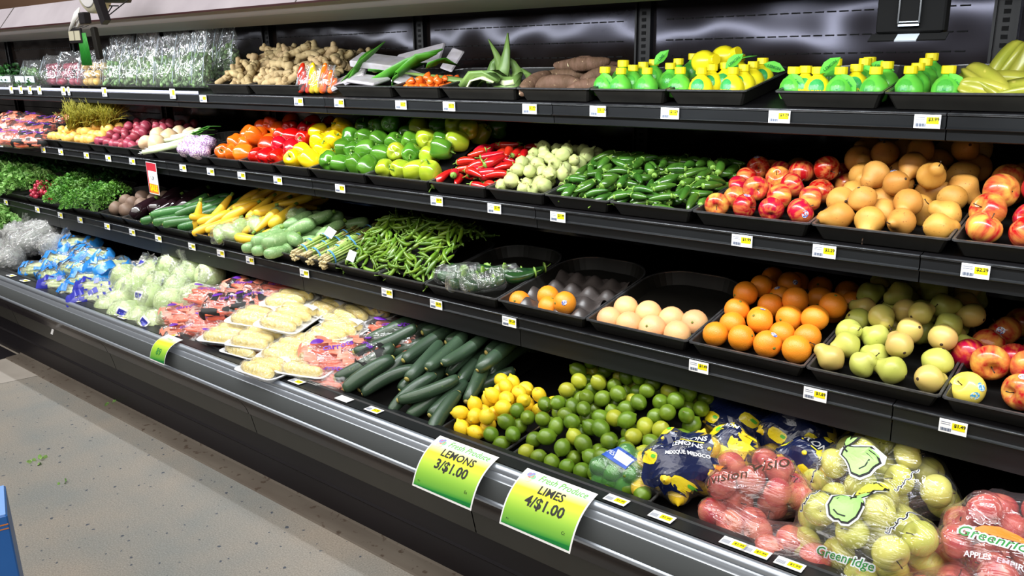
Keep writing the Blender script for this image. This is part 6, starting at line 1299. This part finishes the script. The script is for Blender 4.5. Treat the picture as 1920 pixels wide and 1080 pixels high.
cl_ = obj('white_clip', mesh('white_clip', join(ribbon([(.05, 0, .02), (0, 0, 0), (-.06, 0, -.05)], [.03, .045, .012], (0, .3, 1), .006), ribbon([(.03, .01, -.005), (-.01, .01, -.03), (-.035, .01, -.055)], [.02, .03, .01], (0, .3, 1), .006)), MT['white'])); cl_.location = P(140, 32, hy); tag(cl_, 'bright white plastic clip hanging under the scale', 'clip')
hb_ = obj('tie_dispenser', mesh('tie_dispenser', rbox(-.022, .022, -.015, .015, -.022, .022, .004), MT['kick_black'], False), None, P(159, 34, hy)); tag(hb_, 'dark dispenser block hanging under the scale with card holder and green ties', 'dispenser')
ly = P(142, 67, hy) - hb_.location
obj('card_frame', mesh('card_frame', rbox(ly.x - .055, ly.x + .055, ly.y - .004, ly.y + .004, ly.z - .028, ly.z + .028, .002), MT['kick_black'], False), hb_)
for q in (-.026, .026): obj('white_card', mesh('white_card', box(ly.x + q - .022, ly.x + q + .022, ly.y - .006, ly.y - .004, ly.z - .018, ly.z + .018), MT['cream'], False), hb_)
gz = P(157, 92, hy) - hb_.location
for k in range(7): obj('green_tie', mesh('green_tie', ribbon([(gz.x - .03 + .010 * k, 0, gz.z + .06), (gz.x - .028 + .0115 * k, 0, gz.z), (gz.x - .022 + .0125 * k, -.003, gz.z - .062)], [.011, .012, .012], (1, 0, 0), .002), MT['green_strips']), hb_)
dz = P(176, 82, hy) - hb_.location; obj('dark_pouch', mesh('dark_pouch', xf(rbox(-.014, .014, -.01, .01, -.06, .062, .004), (dz.x, .012, dz.z), (0, -.13, 0)), MT['black_plastic'], False), hb_)
for k in (-1, 1): obj('wire', mesh('wire', tube([(k * .022, 0, -.028), (ly.x + .02 + k * .045, ly.y, ly.z + .028)], .0012, 4), MT['kick_black']), hb_)
wf = obj('wire_hanger', mesh('wire_hanger', join(*[tube([P(*a), P(*b)], .0022, 5) for a, b in (((195, 36, 1.6), (195, -40, 1.6)), ((195, 36, 1.6), (240, 0, 1.6)), ((205, 11, 1.6), (222, 11, 1.6)), ((195, 36, 1.6), (210, 12, 1.6)))]), MT['kick_black'])); tag(wf, 'thin black wire hanger beside the scale bracket', 'hanger')
dp = obj('green_pan', mesh('green_pan', lathe([(.01, -.02), (.05, -.02), (.07, .03), (.066, .03), (.048, -.016), (.01, -.016)], 20), MT['soffit_green']), None, P(218, -6, 1.62)); tag(dp, 'dark green-grey pan above the wire hanger', 'pan')
# black holder hanging over the right end of the top shelf
defm('matt_black', '060606', rough=.9, spec=.05)
hp = obj('black_holder', mesh('black_holder', rbox(-.069, .069, -.02, .02, 0, .30, .004), MT['matt_black'], False), None, (P(1708, 62, 2.0).x, 2.0, P(1708, 62, 2.0).z)); tag(hp, 'black box-shaped holder hanging over the right of the top shelf', 'holder')
obj('channel', mesh('channel', rbox(-.021, .021, -.026, -.018, .012, .30, .002), MT['matt_black'], False), hp)
for q in (-.021, .021): obj('channel_edge', mesh('channel_edge', box(q - .0015, q + .0015, -.030, -.024, .02, .30), MT['rail_black'], False), hp)
obj('slot_plate', mesh('slot_plate', join(box(-.021, .021, -.028, -.026, .014, .018), box(-.021, .021, -.028, -.026, .022, .024)), MT['chrome'], False), hp)
obj('bottom_lip', mesh('bottom_lip', xf(box(-.078, .078, -.03, .0, -.003, .0), (0, -.012, 0), (.5, 0, 0)), MT['matt_black'], False), hp)
obj('lip_plate', mesh('lip_plate', xf(box(-.022, .022, -.034, -.006, -.004, -.001), (0, -.012, .002), (.5, 0, 0)), MT['chrome'], False), hp)
for i, (u, v, l, n_) in enumerate([(72, 866, 'in the open aisle', 9), (210, 757, 'against the foot of the case', 7), (118, 902, 'tiny, near the carton', 3)]):
    d = pxray(u, v); t = -HC / d.z; o = obj('leaf_scrap', mesh('leaf_scrap', clump(30 + i, n_, .03, .006, .02), MT['leaf_light']), None, (d.x * t, d.y * t, .002)); tag(o, 'small green leaf scrap on the floor, ' + l, 'scrap')
# blue carton at the lower left
bc = obj('blue_carton', mesh('blue_carton', rbox(-.195, 0, -.40, 0, 0, .60, .004), MT['carton_blue'], False), None, (-2.296, .648, 0), (0, 0, -.326)); tag(bc, 'blue beverage carton with an amber bottle picture at the lower left corner', 'carton')
obj('carton_top', mesh('carton_top', box(-.190, -.004, -.395, -.004, .5995, .601), MT['carton_top'], False), bc)
obj('white_panel', mesh('white_panel', box(-.150, -.02, -.30, -.045, .601, .6014), MT['paper'], False), bc)
obj('lid_seam', mesh('lid_seam', join(box(0, .0012, -.40, -.002, .572, .575), box(0, .0012, -.40, -.002, .560, .5625)), MT['orange_ink'], False), bc)
bt_ = [(0, .0), (.034, .0), (.034, .14), (.030, .165), (.014, .20), (.012, .245), (0, .245)]
V = [(.0014, -.085 + y, .20 + z) for y, z in bt_] + [(.0014, -.085 - y, .20 + z) for y, z in bt_[::-1]]
obj('bottle_picture', mesh('bottle_picture', (V, [tuple(range(len(V)))]), MT['amber'], False), bc)
obj('picture_label', mesh('picture_label', box(.0014, .0018, -.119, -.051, .22, .325), MT['paper'], False), bc)
t = text('rm', .045, .001); obj('printed_word', mesh('printed_word', ([(.0022, -.082 + x, .275 + y) for x, y, _ in t[0]], t[1]), MT['ink'], False), bc)
#==CARTON==
hide_proto(ALL_P + CARB + CORN + CAB + CEL + CAU + CIL + LET + DRK + RAD + ASP + POB + BG + BY + STAR + STK)
